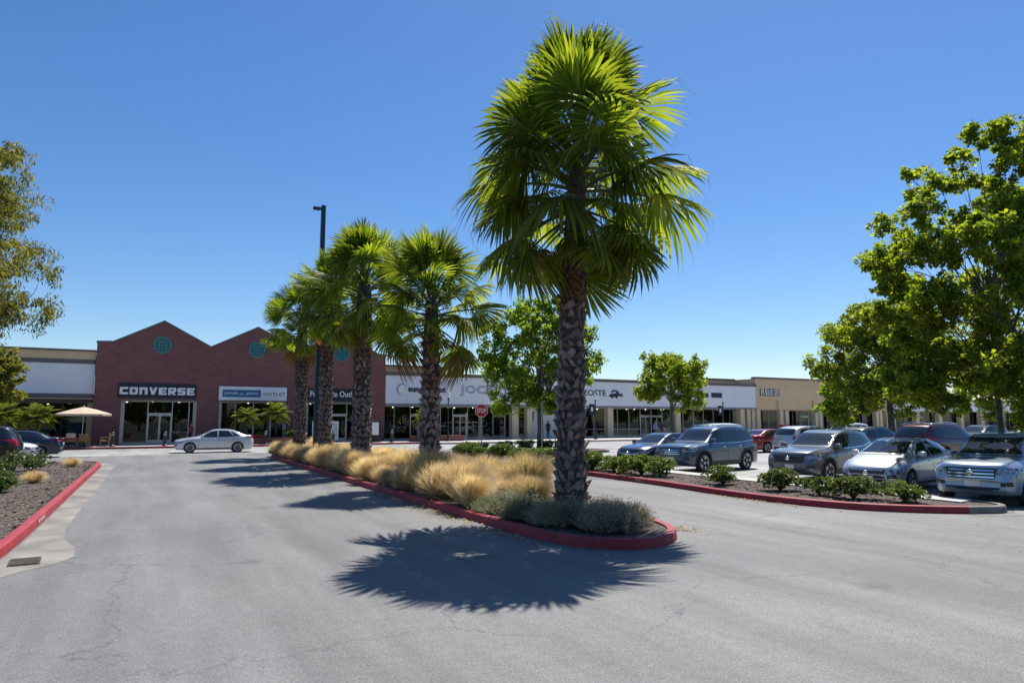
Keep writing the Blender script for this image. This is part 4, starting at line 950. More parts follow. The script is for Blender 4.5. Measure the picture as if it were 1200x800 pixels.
for (xa,xb,lb,sh) in ((5.7,11.6,'long low brick planter with two feather palms',(6.1,8.1,10.2,10.9)),(20.6,25.2,'low brick planter with one feather palm before the arcade',())):
    p = thing('brick_planter', lb, 'planter', (0,57.4,.15), 0, 'brick planters')
    MB().bbox(xa,xb,-.75,.75,0,.42,.02).build('wall', BRICK, p); MB().box(xa-.04,xb+.04,-.79,.79,.421,.48).build('rim', BRICK, p)
    MB().box(xa+.15,xb-.15,-.6,.6,.481,.487).build('soil', MULCH, p)
    for sx in sh: shrub(sx,57.3,int(sx)%3,.85,'low green shrub in the long brick planter','planter shrubs',.63)
# ------------------------------------------------------------------ cars
def pchip(pts):
    xs = [p[0] for p in pts]; ys = [p[1] for p in pts]; n = len(xs)
    h = [xs[i+1]-xs[i] for i in range(n-1)]; d = [(ys[i+1]-ys[i])/h[i] for i in range(n-1)]; m = [0]*n
    m[0] = d[0]; m[-1] = d[-1]
    for i in range(1,n-1):
        if d[i-1]*d[i] <= 0: m[i] = 0
        else: w1 = 2*h[i]+h[i-1]; w2 = h[i]+2*h[i-1]; m[i] = (w1+w2)/(w1/d[i-1]+w2/d[i])
    def f(x):
        if x <= xs[0]: return ys[0]
        if x >= xs[-1]: return ys[-1]
        i = 0
        while x > xs[i+1]: i += 1
        t = (x-xs[i])/h[i]; t2 = t*t; t3 = t2*t
        return (2*t3-3*t2+1)*ys[i]+(t3-2*t2+t)*h[i]*m[i]+(-2*t3+3*t2)*ys[i+1]+(t3-t2)*h[i]*m[i+1]
    return f
def lerp(a,b,t): return a+(b-a)*t
def sstep(t): t = max(0,min(1,t)); return t*t*(3-2*t)
CARGLASS = mat('car_glass', (.012,.018,.022), .03, spec=.9, col2=(.018,.024,.028), scale=2)
TYRE = mat('tyre', (.018,.018,.019), .8, col2=(.028,.028,.028), scale=12)
ALLOY = mat('alloy', (.52,.53,.55), .28, .9, col2=(.45,.46,.48), scale=6)
ALLOYD = mat('alloy_dark', (.05,.05,.055), .3, .8, col2=(.08,.08,.085), scale=6)
PLAST = mat('black_plastic', (.022,.022,.024), .55, col2=(.032,.032,.034), scale=9)
CHROME = mat('chrome', (.75,.76,.78), .12, 1.0, col2=(.68,.69,.71), scale=4)
HEADL = mat('headlamp', (.05,.055,.06), .05, .3, spec=1.0, col2=(.62,.64,.68), scale=14)
TAILL = mat('tail_lamp', (.35,.008,.012), .12, spec=.8, col2=(.24,.005,.01), scale=8)
PLATE = mat('number_plate', (.70,.70,.70), .5, col2=(.62,.63,.66), scale=8)
SEAM = mat('panel_gap', (.012,.012,.013), .7, col2=(.018,.018,.018), scale=5)
AMBER = mat('amber_lamp', (.55,.16,.02), .2, col2=(.5,.13,.02), scale=5)
def paint(name, col, metal=.35, rough=.32):
    return mat(name, col, rough, metal, coat=1.0, col2=tuple(min(1,c*1.06) for c in col), scale=1.0)

TYPES = {
 # all along s: distance from the front bumper; L,W, wheel radius, front axle, rear axle, top line, belt line, windows
 'suv': dict(L=4.95,W=1.96,r=.385,fa=.93,ra=3.80,gc=.24,
    top=[(0,.66),(.03,.92),(.14,1.02),(.55,1.09),(1.28,1.17),(2.02,1.66),(2.5,1.755),(3.2,1.775),(4.25,1.71),(4.42,1.66),(4.80,1.16),(4.87,.98),(4.95,.66)],
    belt=[(0,.60),(.14,.90),(1.28,1.05),(3,1.10),(4.8,1.12),(4.95,.6)],
    wins=[((1.40,1.14),(2.42,1.13),(2.42,1.60),(2.02,1.575)),((2.50,1.13),(3.50,1.15),(3.44,1.62),(2.50,1.605)),((3.60,1.16),(4.42,1.22),(4.15,1.57),(3.54,1.615))],
    ws=(1.33,2.02), rg=(4.42,4.77), doors=[(1.36,.42),(2.46,.42),(3.55,.5)]),
 'suv2': dict(L=4.72,W=1.90,r=.36,fa=.92,ra=3.68,gc=.23,
    top=[(0,.62),(.03,.88),(.14,.99),(.55,1.06),(1.30,1.14),(2.08,1.58),(2.6,1.67),(3.2,1.68),(4.10,1.60),(4.25,1.55),(4.60,1.12),(4.66,.95),(4.72,.62)],
    belt=[(0,.58),(.14,.86),(1.3,1.00),(3,1.07),(4.6,1.12),(4.72,.6)],
    wins=[((1.42,1.09),(2.42,1.11),(2.42,1.54),(2.08,1.50)),((2.50,1.11),(3.42,1.15),(3.34,1.545),(2.50,1.545)),((3.50,1.17),(4.18,1.27),(3.98,1.48),(3.42,1.54))],
    ws=(1.35,2.08), rg=(4.25,4.57), doors=[(1.38,.42),(2.46,.40),(3.46,.5)]),
 'sedan': dict(L=4.62,W=1.78,r=.325,fa=.90,ra=3.60,gc=.19,
    top=[(0,.52),(.03,.70),(.14,.80),(.55,.90),(1.22,.99),(2.02,1.37),(2.45,1.445),(2.95,1.44),(3.45,1.36),(4.05,1.10),(4.45,1.06),(4.56,.96),(4.62,.56)],
    belt=[(0,.50),(.14,.72),(1.2,.90),(3,.96),(4.4,1.00),(4.62,.54)],
    wins=[((1.48,.97),(2.42,.985),(2.42,1.355),(2.06,1.30)),((2.49,.985),(3.35,1.00),(3.08,1.335),(2.49,1.36)),((3.40,1.01),(3.72,1.05),(3.34,1.26),(3.16,1.32))],
    ws=(1.28,2.02), rg=(3.45,4.0), doors=[(1.36,.34),(2.455,.34),(3.36,.45)]),
 'hatch': dict(L=4.46,W=1.745,r=.315,fa=.92,ra=3.62,gc=.17,
    top=[(0,.50),(.03,.66),(.14,.76),(.5,.90),(1.02,1.03),(1.95,1.40),(2.4,1.485),(2.8,1.48),(3.4,1.38),(4.15,1.13),(4.36,1.05),(4.42,.92),(4.46,.56)],
    belt=[(0,.46),(.14,.68),(1.1,.90),(3,.99),(4.3,1.02),(4.46,.5)],
    wins=[((1.40,.97),(2.38,1.00),(2.38,1.385),(1.98,1.325)),((2.46,1.00),(3.36,1.04),(3.10,1.36),(2.46,1.395)),((3.42,1.05),(3.78,1.09),(3.38,1.27),(3.18,1.335))],
    ws=(1.08,1.95), rg=(3.45,4.1), doors=[(1.34,.33),(2.42,.33),(3.38,.45)]),
}
SHELLS = {}
def shell(ty):
    if ty in SHELLS: return SHELLS[ty]
    T = TYPES[ty]; L, W = T['L'], T['W']; top = pchip(T['top']); belt = pchip(T['belt'])
    hwf = pchip([(0,.74),(.06,.83),(.2,.905),(.5,.965),(1.0,.99),(1.6,1.0),(L-1.3,1.0),(L-.6,.965),(L-.2,.91),(L-.06,.85),(L,.78)])
    ss = sorted(set([0,.015,.04,.08,.14,.2,.28,.36]+[L-k for k in (0,.015,.04,.08,.14,.2,.28,.36)]+[.45+k*(L-.9)/54 for k in range(55)]))
    rings = []
    for s in ss:
        hw = hwf(s)*W/2; zt = top(s); zb = min(belt(s), zt-.035); h = zt-zb; k = sstep((h-.04)/.5)
        endf = max(0,1-s/.14); endr = max(0,1-(L-s)/.14); e = max(endf,endr)
        zc = T['gc']+ (.10*sstep(endf)+.12*sstep(endr)) + .05*sstep(1-s/.6)
        wr = hw*lerp(.80,.715 if ty in('suv','suv2') else .68,k); drop = min(lerp(.035,.085,k), h*.7)
        P = [(0,zc),(.5*hw,zc),(.82*hw,zc),(.92*hw,zc+.03),(.965*hw,zc+.10)]
        for t, w in ((.22,.978),(.40,.990),(.55,1.0),(.70,.999),(.82,.988),(.92,.966),(1.0,.93)): P.append((w*hw, lerp(zc+.10,zb,t)))
        for t in (.2,.4,.6,.8,1.0):
            y = lerp(.93*hw, wr, t)+.018*k*sin(pi*t); P.append((y, lerp(zb, zt-drop, t**.96)))
        P += [(wr*.965, zt-drop*.52),(wr*.88, zt-drop*.22),(wr*.65, zt-drop*.08),(wr*.35,zt-.004*k),(0,zt)]
        ring = []
        for (y,z) in P:
            q = (y/(W/2))**2
            x = s + .20*q*sstep(1-s/1.1) - .14*q*sstep(1-(L-s)/.9)
            up = sstep((z-zb)/.25)*k if h > .05 else 0
            mid = (T['ws'][1]+T['rg'][0])/2
            x += .16*q*up*(1 if s < mid else -.6)*sstep(abs(s-mid)/1.0)
            ring.append((x,y,z))
        rings.append(ring)
    n = len(rings[0]); verts = []; faces = []
    idx = []
    for ring in rings:
        row = []
        for j,(x,y,z) in enumerate(ring): row.append(len(verts)); verts.append((x,y,z))
        neg = []
        for j,(x,y,z) in enumerate(ring):
            if j in (0,n-1): neg.append(row[j])
            else: neg.append(len(verts)); verts.append((x,-y,z))
        idx.append(row + neg[-2:0:-1])        # closed loop
    m = len(idx[0])
    for i in range(len(idx)-1):
        for j in range(m):
            j2 = (j+1) % m; faces.append((idx[i][j], idx[i][j2], idx[i+1][j2], idx[i+1][j]))
    # caps as strips between left and right halves
    for row, rev in ((idx[0],False),(idx[-1],True)):
        for j in range(0, n-1):
            a, b = row[j], row[j+1]; c, d = row[(m-j-1) % m] if j+1 < n-1 else row[n-1], row[(m-j) % m]
            f = []
            for q in (a, d, c, b):
                if q not in f: f.append(q)
            if len(f) > 2: faces.append(tuple(f if not rev else f[::-1]))
    # recentre: x forward, origin mid-wheelbase
    x0 = (T['fa']+T['ra'])/2; verts = [(x0-x, y, z) for x,y,z in verts]
    me = bpy.data.meshes.new('shell'); me.from_pydata(verts, [], faces)
    bm = bmesh.new(); bm.from_mesh(me); bmesh.ops.recalc_face_normals(bm, faces=bm.faces[:]); bm.to_mesh(me)
    bvh = BVHTree.FromBMesh(bm); bm.free()
    # wheel arches
    ob = bpy.data.objects.new('shell', me); C.objects.link(ob)
    cut = MB()
    for ax_ in (T['fa'],T['ra']):
        for sgn in (1,-1):
            y0, y1 = sorted((sgn*(W/2-.30), sgn*(W/2+.2)))
            cut.lathe([(T['r']+.055,y0),(T['r']+.055,y1)], 28, (x0-ax_,0,T['r']), ax='y')
    cme = cut.mesh('cut', [SEAM]); bmc = bmesh.new(); bmc.from_mesh(cme); bmesh.ops.recalc_face_normals(bmc, faces=bmc.faces[:]); bmc.to_mesh(cme); bmc.free()
    co = bpy.data.objects.new('cut', cme); C.objects.link(co)
    me.materials.append(CHROME); me.materials.append(SEAM); cme.materials.clear(); cme.materials.append(CHROME); cme.materials.append(SEAM)
    for p in cme.polygons: p.material_index = 1
    md = ob.modifiers.new('b','BOOLEAN'); md.operation = 'DIFFERENCE'; md.object = co; md.solver = 'EXACT'
    try: md.material_mode = 'INDEX'
    except Exception: pass
    dg = bpy.context.evaluated_depsgraph_get(); nm = bpy.data.meshes.new_from_object(ob.evaluated_get(dg))
    bpy.data.objects.remove(ob); bpy.data.objects.remove(co)
    smooth_angle(nm, 32)
    SHELLS[ty] = (nm, bvh, x0); return SHELLS[ty]

def panel(bvh, corners, d, off, nu=6, nv=4):
    """grid between 4 points projected along d on to the body, proud by off"""
    a,b,c,e = [Vector(p) for p in corners]; d = Vector(d).normalized(); vs = []; ok = True
    for j in range(nv+1):
        for i in range(nu+1):
            u, v = i/nu, j/nv; p = a.lerp(b,u).lerp(e.lerp(c,u), v)
            hit = bvh.ray_cast(p-d*3, d)
            if hit[0] is None: q = p
            else: 
                nrm = hit[1] if hit[1].dot(d) < 0 else -hit[1]; q = hit[0]+nrm*off
            vs.append(q)
    fs = [(j*(nu+1)+i, j*(nu+1)+i+1, (j+1)*(nu+1)+i+1, (j+1)*(nu+1)+i) for j in range(nv) for i in range(nu)]
    # orient outward
    n0 = (vs[1]-vs[0]).cross(vs[nu+1]-vs[0])
    if n0.dot(d) > 0: fs = [f[::-1] for f in fs]
    return MB().add(vs, fs)
WHEELS = {}
def wheel_meshes(r_, style):
    k = (r_,style)
    if k in WHEELS: return WHEELS[k]
    w = .205; ri = r_*.70
    ty = MB().lathe([(ri*.98,-w/2+.012),(r_*.90,-w/2),(r_*.975,-w/2+.02),(r_,-w/2+.05),(r_,w/2-.05),(r_*.975,w/2-.02),(r_*.90,w/2),(ri*.98,w/2-.012)], 30, ax='y')
    tm = ty.mesh('tyre', TYRE, True)
    rm = MB()      # rim: barrel back plate, lip and spokes; outer face towards -y
    rm.lathe([(ri*.97,-w/2+.05),(ri*.97,w/2-.02)], 30, ax='y', mi=1)
    rm.tube([(ri*.955*cos(2*pi*q/30), -w/2+.008, ri*.955*sin(2*pi*q/30)) for q in range(31)], .018, 6, 0, False)
    ns = {'five':5,'ten':10,'twin':5}[style]
    for q in range(ns):
        for dd in ((-.09,.09) if style == 'twin' else (0,)):
            a = 2*pi*q/ns+dd; ww = .05 if style == 'five' else .030; ca, sa = cos(a), sin(a)
            p0 = Vector((ca*ri*.14,-w/2+.018,sa*ri*.14)); p1 = Vector((ca*ri*.93,-w/2+.006,sa*ri*.93)); n_ = Vector((-sa,0,ca))*ww
            yo = Vector((0,.03,0)); rm.add([p0-n_*.8,p0+n_*.8,p1+n_*.75,p1-n_*.75,p0-n_*.8+yo,p0+n_*.8+yo,p1+n_*.75+yo,p1-n_*.75+yo],[(0,1,2,3),(3,2,6,7),(1,0,4,5),(2,1,5,6),(0,3,7,4)],0)
    rm.lathe([(ri*.20,-w/2+.008),(ri*.22,-w/2+.05)], 14, ax='y', mi=0)
    WHEELS[k] = (tm, rm); return WHEELS[k]

def car(label, ty, x, y, heading, pm, group, name='parked_car', style='five', dark_wheels=False, clad=False, rails=False, scale=1.0, grille='bars', cat='car', plate=True, lite=False, z=0.0):
    """heading: direction the nose points, degrees counter-clockwise from +x"""
    T = TYPES[ty]; nm, bvh, x0 = shell(ty); L, W = T['L'], T['W']; top = pchip(T['top']); belt = pchip(T['belt'])
    c = thing(name, label, cat, (x,y,z), radians(heading), group); c.scale = (scale,)*3
    bm_ = nm.copy(); bm_.materials.clear(); bm_.materials.append(pm); bm_.materials.append(SEAM)
    body = put('body', bm_, c)
    def S(s): return x0-s
    # glass
    zs0, zs1 = top(T['ws'][0])+.02, top(T['ws'][1])-.02
    panel(bvh, [(3,-W/2*.80,zs0),(3,W/2*.80,zs0),(3,W/2*.635,zs1),(3,-W/2*.635,zs1)], (-1,0,0), .006, 14, 8).build('windscreen', CARGLASS, c, True)
    zr0, zr1 = top(T['rg'][1])+.01, top(T['rg'][0])-.02
    panel(bvh, [(-3,-W/2*.74,zr0),(-3,W/2*.74,zr0),(-3,W/2*.60,zr1),(-3,-W/2*.60,zr1)], (1,0,0), .006, 12, 7).build('rear_window', CARGLASS, c, True)
    for sg_ in (1,-1):
        for wn_ in T['wins']:
            panel(bvh, [(S(s),sg_*2,zz) for s,zz in wn_], (0,-sg_,0), .006, 8, 5).build('side_window', CARGLASS, c, True)
        # black surround line under the windows
        s0, s1 = T['wins'][0][0][0], T['wins'][-1][1][0]
        if not lite:
            for (sa,za),(sb,zb_) in [((w[0][0]-.02,w[0][1]-.025),(w[1][0]+.02,w[1][1]-.025)) for w in T['wins']]:
                panel(bvh, [(S(sa),sg_*2,za-.012),(S(sb),sg_*2,zb_-.012),(S(sb),sg_*2,zb_+.012),(S(sa),sg_*2,za+.012)], (0,-sg_,0), .009, 6, 1).build('window_trim', CHROME if clad else PLAST, c, True)
            for i,(sd_,zl) in enumerate(T['doors']):
                zt_ = belt(sd_)+.01; lo_ = zl if i < 2 else zl+.28
                panel(bvh, [(S(sd_-.006),sg_*2,lo_),(S(sd_+.006),sg_*2,lo_),(S(sd_+.006),sg_*2,zt_),(S(sd_-.006),sg_*2,zt_)], (0,-sg_,0), .003, 1, 8).build('door_gap', SEAM, c)
            for i in (1,2):
                sd_ = T['doors'][i][0]-.22; zz = belt(sd_)-.12
                q = bvh.ray_cast(Vector((S(sd_),sg_*3,zz)), Vector((0,-sg_,0)))[0]
                MB().bbox(q.x-.09,q.x+.09,q.y-.02,q.y+.02,zz-.014,zz+.014,.008).build('door_handle', CHROME if clad else pm, c, True)
        # sill
        panel(bvh, [(S(T['fa']+T['r']+.08),sg_*2,T['gc']+.075),(S(T['ra']-T['r']-.08),sg_*2,T['gc']+.075),(S(T['ra']-T['r']-.08),sg_*2,T['gc']+(.20 if clad else .12)),(S(T['fa']+T['r']+.08),sg_*2,T['gc']+(.20 if clad else .12))], (0,-sg_,0), .010, 8, 2).build('sill', PLAST, c, True)
        # mirror
        sm = T['wins'][0][0][0]+.10; zm = T['wins'][0][0][1]+.05; q = bvh.ray_cast(Vector((S(sm),sg_*3,zm)), Vector((0,-sg_,0)))[0]
        mb = MB(); mb.tube([(q.x,q.y-sg_*.02,zm-.03),(q.x,q.y+sg_*.08,zm-.01)], .022, 6)
        my = q.y+sg_*.165; mb.bbox(q.x-.045,q.x+.075,my-.105,my+.105,zm-.055,zm+.10,.035)
        mb.build('wing_mirror', pm, c, True)
        if rails:
            mb = MB(); mb.tube([(S(s_),sg_*W/2*.62,top(s_)+(.012 if s_ in (T['ws'][1]+.3,) else .035)) for s_ in [T['ws'][1]+.3+k*(T['rg'][0]-T['ws'][1]-.4)/6 for k in range(7)]], .018, 6)
            mb.build('roof_rail', CHROME, c, True)
        if clad:
            for a_ in (T['fa'],T['ra']):
                R0, R1 = T['r']+.05, T['r']+.115; nseg = 14; vs = []; fs = []
                for k in range(nseg+1):
                    t = radians(-8)+radians(196)*k/nseg
                    for rr in (R0,R1):
                        p = Vector((S(a_)+rr*cos(t), sg_*3, T['r']+rr*sin(t))); h_ = bvh.ray_cast(p, Vector((0,-sg_,0)))
                        vs.append((h_[0]+Vector((0,sg_*.014,0))) if h_[0] else Vector((p.x,sg_*W/2*.97,p.z)))
                fs = [(2*k,2*k+1,2*k+3,2*k+2) for k in range(nseg)]
                if sg_ > 0: fs = [f[::-1] for f in fs]
                MB().add(vs, fs).build('arch_trim', PLAST if clad != 'paint' else pm, c, True)
        # lamps
        zh = top(.12); suv = ty in ('suv','suv2')
        panel(bvh, [(3,sg_*W/2*.52,zh-.24),(3,sg_*W/2*.93,zh-.20),(3,sg_*W/2*.95,zh-.07),(3,sg_*W/2*.55,zh-.12)], (-1,0,0), .008, 8, 4).build('headlight', HEADL, c, True)
        zb2 = T['gc']+.26
        panel(bvh, [(3,sg_*W/2*.60,zb2-.02),(3,sg_*W/2*.84,zb2),(3,sg_*W/2*.82,zb2+.10),(3,sg_*W/2*.60,zb2+.07)], (-1,0,0), .006, 5, 3).build('fog_lamp_recess', PLAST, c, True)
        zt2 = top(L-.14)
        if suv: tl = [(-3,sg_*W/2*.66,zt2-.26),(-3,sg_*W/2*.93,zt2-.26),(-3,sg_*W/2*.90,zt2+.02),(-3,sg_*W/2*.70,zt2+.02)]
        else: tl = [(-3,sg_*W/2*.50,zt2-.20),(-3,sg_*W/2*.93,zt2-.17),(-3,sg_*W/2*.93,zt2-.03),(-3,sg_*W/2*.52,zt2-.06)]
        panel(bvh, tl, (1,0,0), .008, 6, 4).build('tail_light', TAILL, c, True)
    # bonnet gaps, cowl and wiper
    sc0 = T['ws'][0]
    panel(bvh, [(S(sc0-.10),-W/2*.76,3),(S(sc0-.10),W/2*.76,3),(S(sc0-.015),W/2*.78,3),(S(sc0-.015),-W/2*.78,3)], (0,0,-1), .005, 12, 2).build('cowl', PLAST, c, True)
    if not lite:
        for sg_ in (1,-1):
            panel(bvh, [(S(.20),sg_*W/2*.70,3),(S(.20),sg_*(W/2*.70+.012),3),(S(sc0-.02),sg_*(W/2*.82+.012),3),(S(sc0-.02),sg_*W/2*.82,3)], (0,0,-1), .003, 1, 10).build('bonnet_gap', SEAM, c)
            panel(bvh, [(S(.45),sg_*W/2*.42,3),(S(.45),sg_*(W/2*.42+.014),3),(S(sc0-.12),sg_*(W/2*.55+.014),3),(S(sc0-.12),sg_*W/2*.55,3)], (0,0,-1), .012, 1, 8).build('bonnet_crease', pm, c, True)
            zb3 = T['gc']+.30
            panel(bvh, [(S(.30),sg_*2,zb3+.10),(S(.312),sg_*2,zb3+.10),(S(.312),sg_*2,belt(.3)-.12),(S(.30),sg_*2,belt(.3)-.12)], (0,-sg_,0), .003, 1, 4).build('bumper_gap', SEAM, c)
    # nose
    zh = top(.12); w2 = W/2
    gr = panel(bvh, [(3,-w2*.50,zh-.34),(3,w2*.50,zh-.34),(3,w2*.56,zh-.10),(3,-w2*.56,zh-.10)], (-1,0,0), .006, 12, 4).build('grille', PLAST, c, True)
    if not lite:
        for k in range(3 if grille == 'bars' else 1):
            zz = zh-.30+k*.075 if grille == 'bars' else zh-.12
            panel(bvh, [(3,-w2*.49,zz-.016),(3,w2*.49,zz-.016),(3,w2*.50,zz+.016),(3,-w2*.50,zz+.016)], (-1,0,0), .018, 12, 1).build('grille_bar', CHROME if grille == 'bars' else pm, gr, True)
        q = bvh.ray_cast(Vector((3,0,zh-.20)), Vector((-1,0,0)))[0]
        MB().lathe([(.075,-.012),(.06,-.022)], 16, (0,0,0), ax='y').build('badge', CHROME, gr, True, (q.x+.012,0,zh-.20), (0,0,pi/2))
    panel(bvh, [(3,-w2*.55,T['gc']+.13),(3,w2*.55,T['gc']+.13),(3,w2*.60,T['gc']+.22),(3,-w2*.60,T['gc']+.22)], (-1,0,0), .006, 10, 2).build('lower_intake', PLAST, c, True)
    if plate:
        q = bvh.ray_cast(Vector((3,0,T['gc']+.30)), Vector((-1,0,0)))[0]; p = MB().bbox(q.x-.01,q.x+.012,-.155,.155,T['gc']+.22,T['gc']+.38,.004).build('number_plate', PLATE, c)
        q = bvh.ray_cast(Vector((-3,0,T['gc']+.52)), Vector((1,0,0)))[0]; MB().bbox(q.x-.012,q.x+.01,-.155,.155,T['gc']+.46,T['gc']+.62,.004).build('number_plate', PLATE, c)
    panel(bvh, [(-3,-w2*.8,T['gc']+.16),(-3,w2*.8,T['gc']+.16),(-3,w2*.8,T['gc']+.30),(-3,-w2*.8,T['gc']+.30)], (1,0,0), .006, 8, 2).build('bumper_trim', PLAST, c, True)
    # wheels
    tm, rm = wheel_meshes(T['r'], style); rme = rm.mesh('rim', [ALLOYD if dark_wheels else ALLOY, SEAM], False)
    for a_ in (T['fa'],T['ra']):
        for sg_ in (-1,1):
            wt = put('tyre', tm, c, (S(a_), sg_*(W/2-.125), T['r']), (0,0,0 if sg_ < 0 else pi)); put('rim', rme, wt)
    return c
P_SLATE = paint('paint_slate', (.045,.075,.115)); P_NAVY = paint('paint_navy', (.012,.022,.055)); P_GREY = paint('paint_grey', (.12,.125,.135), .5)
P_SILV = paint('paint_silver', (.52,.53,.55), .55); P_PALE = paint('paint_pale_blue', (.30,.37,.45), .5); P_WHITE = paint('paint_white', (.78,.78,.77), 0)
P_RED = paint('paint_red', (.2,.008,.014)); P_MAROON = paint('paint_maroon', (.08,.006,.010)); P_BLACK = paint('paint_black', (.015,.017,.022))
GP = 'cars parked nose to the planted island'; GB = 'cars parked across the aisle'; GF = 'cars in the far parking rows'; GL_ = 'cars parked beside the shrub bed'
ang = 180+11
car('silver-white four-door sedan driving past the brick shops', 'sedan', 3.75,46.9,180, paint('paint_bright_silver', (.60,.61,.64), .35), None, 'moving_car', 'ten')
car('dark blue-grey SUV with chrome grille and roof rails', 'suv', 20.05,21.0,ang, P_SLATE, GP, style='twin', clad=True, rails=True)
car('dark navy sedan half hidden by the dark blue-grey SUV', 'sedan', 20.4,24.2,ang, P_NAVY, GP)
car('grey SUV with dark grille beside an empty stall', 'suv2', 20.55,15.95,ang, P_GREY, GP, style='five', clad=True, grille='dark')
car('silver hatchback with leaf shadows on its bonnet', 'hatch', 19.9,12.8,ang, P_SILV, GP, grille='dark')
car('pale silver-blue SUV with barred grille under the large plane tree', 'suv2', 19.45,9.8,ang, P_PALE, GP, style='ten')
car('white SUV facing away behind the dark blue-grey SUV', 'suv', 35.2,34.6,-8, P_WHITE, GB)
car('red sedan parked between the white SUV and silver SUV', 'sedan', 35.2,31.0,0, P_RED, GB)
car('silver SUV with upright red tail lights', 'suv2', 33.4,26.6,0, P_SILV, GB)
car('silver-grey SUV next to the maroon SUV', 'suv2', 33.3,22.6,0, P_GREY, GB)
car('large maroon SUV with dark rear window', 'suv', 32.2,18.6,0, P_MAROON, GB, rails=True, scale=1.05)
car('white sedan in tree shade next to the maroon SUV', 'sedan', 30.6,14.2,0, P_WHITE, GB, scale=1.04)
car('dark SUV tail first beside the shrub bed', 'suv', -7.4,37.9,180, P_BLACK, GL_)
car('white sedan facing out between two dark cars', 'sedan', -6.9,41.2,0, P_WHITE, GL_)
car('dark navy sedan farthest from the shrub bed', 'sedan', -6.3,44.9,180, P_NAVY, GL_)
for i,(xx,yy,t_,pm_,lb) in enumerate(((50.5,37.0,'suv',P_WHITE,'white SUV in the far row by the tan shop'),(50.5,30.2,'sedan',P_SILV,'silver sedan in the far row behind the silver SUV'),(50,26.4,'suv2',P_BLACK,'black SUV in the far row'),(49,21.6,'suv',P_SILV,'silver SUV in the far row behind the maroon SUV'),
        (44,18.2,'suv2',P_WHITE,'white SUV in the far row in tree shade'),(43,41.5,'suv2',P_SILV,'silver SUV by the arcade behind the white SUV'),(37.5,38.4,'suv',P_WHITE,'white SUV with pale roof behind the navy sedan'),(62,36,'sedan',P_RED,'red sedan in the farthest row'),(63,29,'suv',P_WHITE,'white SUV in the farthest row'))):
    car(lb, t_, xx,yy,0 if i%2 else 180, pm_, GF, lite=True)
# ------------------------------------------------------------------ street furniture
lp = thing('light_pole', 'tall dark square light pole rising among the fan palms', 'light pole', (7.5,34.9,.12))
MB().lathe([(.30,-.1),(.30,.55),(.27,.6)],20).build('footing', CONC, lp, False)
MB().add([(a*.115*s,b*.115*s,zz) for zz,s in ((.6,1.15),(12.9,.9)) for a,b in ((-1,-1),(1,-1),(1,1),(-1,1))],[(0,1,5,4),(1,2,6,5),(2,3,7,6),(3,0,4,7),(4,5,6,7)]).build('pole', POLEG, lp)
MB().box(-.16,-.10,-.05,.05,12.66,12.76).build('arm', POLEG, lp)
MB().bbox(-.52,-.16,-.14,.14,12.64,12.78,.03).build('luminaire', POLEG, lp)
def globe_lamp(label, x, y, h=4.35, banner=False):
    o = thing('street_lamp', label, 'street lamp', (x,y,.15), 0, 'globe street lamps')
    MB().lathe([(.19,0),(.19,.12),(.12,.2),(.11,.65),(.07,.72),(.055,1.0),(.05,h-.75),(.09,h-.70),(.06,h-.62),(.12,h-.52)],12).build('post', BLACKT, o, False)
    MB().lathe([(.10,h-.52),(.17,h-.45),(.20,h-.33),(.17,h-.20),(.11,h-.11),(.07,h-.08)],16).build('globe', GLOBE, o, True)
    MB().lathe([(.08,h-.08),(.09,h-.05),(.03,h+.02),(.012,h+.09)],12).build('finial', GLOBE, o, True)
    if banner: MB().box(-.75,-.1,-.012,.012,h-2.0,h-.95).build('banner', NAVY, o); MB().box(-.52,-.30,-.016,-.013,h-1.65,h-1.25).build('banner_mark', WHITES, o)
globe_lamp('black globe lamp beside the feather palm before the arcade', 23.5,56.2)
globe_lamp('black globe lamp before the crocodile sign, by a palm trunk', 38.7,55.4, banner=True)
globe_lamp('black globe lamp with dark banner before the arcade end', 55.4,55.2, banner=True)
def bollard(label, x, y):
    o = thing('bollard', label, 'bollard', (x,y,.15), 0, 'black bollards along the shop kerb')
    MB().lathe([(.17,0),(.17,.08),(.13,.12),(.12,.66),(.15,.68),(.15,.74)],14).build('post', BLACKT, o, False)
    MB().lathe([(.10,.74),(.10,.90)],12).build('lens', GALV, o); MB().lathe([(.14,.90),(.12,.97),(.05,1.03)],14).build('cap', BLACKT, o, True)
for lb,x in (('black bollard beside the wicker armchair',-2.05),('black bollard before the CONVERSE door',1.25),('black bollard in front of the long brick planter',8.2),('black bollard before the sunglass shop',18.3),('black bollard before the Fragrance Outlet front',13.4)):
    bollard(lb, x, 56.0)
k = thing('directory_sign', 'black framed mall directory stand by the brick corner', 'sign', (17.05,56.6,.15))
for sx in (-.42,.42): MB().bbox(sx-.06,sx+.06,-.06,.06,0,2.0,.01).build('post', BLACKT, k)
MB().bbox(-.36,.36,-.04,.04,.55,1.75,.01).build('frame', BLACKT, k); MB().box(-.29,.29,-.052,-.042,.62,1.66).build('map_panel', WHITES, k)
MB().lathe([(.09,2.0),(.11,2.06),(.05,2.14)],10,(-.42,0,0)).lathe([(.09,2.0),(.11,2.06),(.05,2.14)],10,(.42,0,0)).build('finial', BLACKT, k)
MB().bbox(-.5,.5,-.18,.18,0.002,.1,.01).build('base', BLACKT, k)
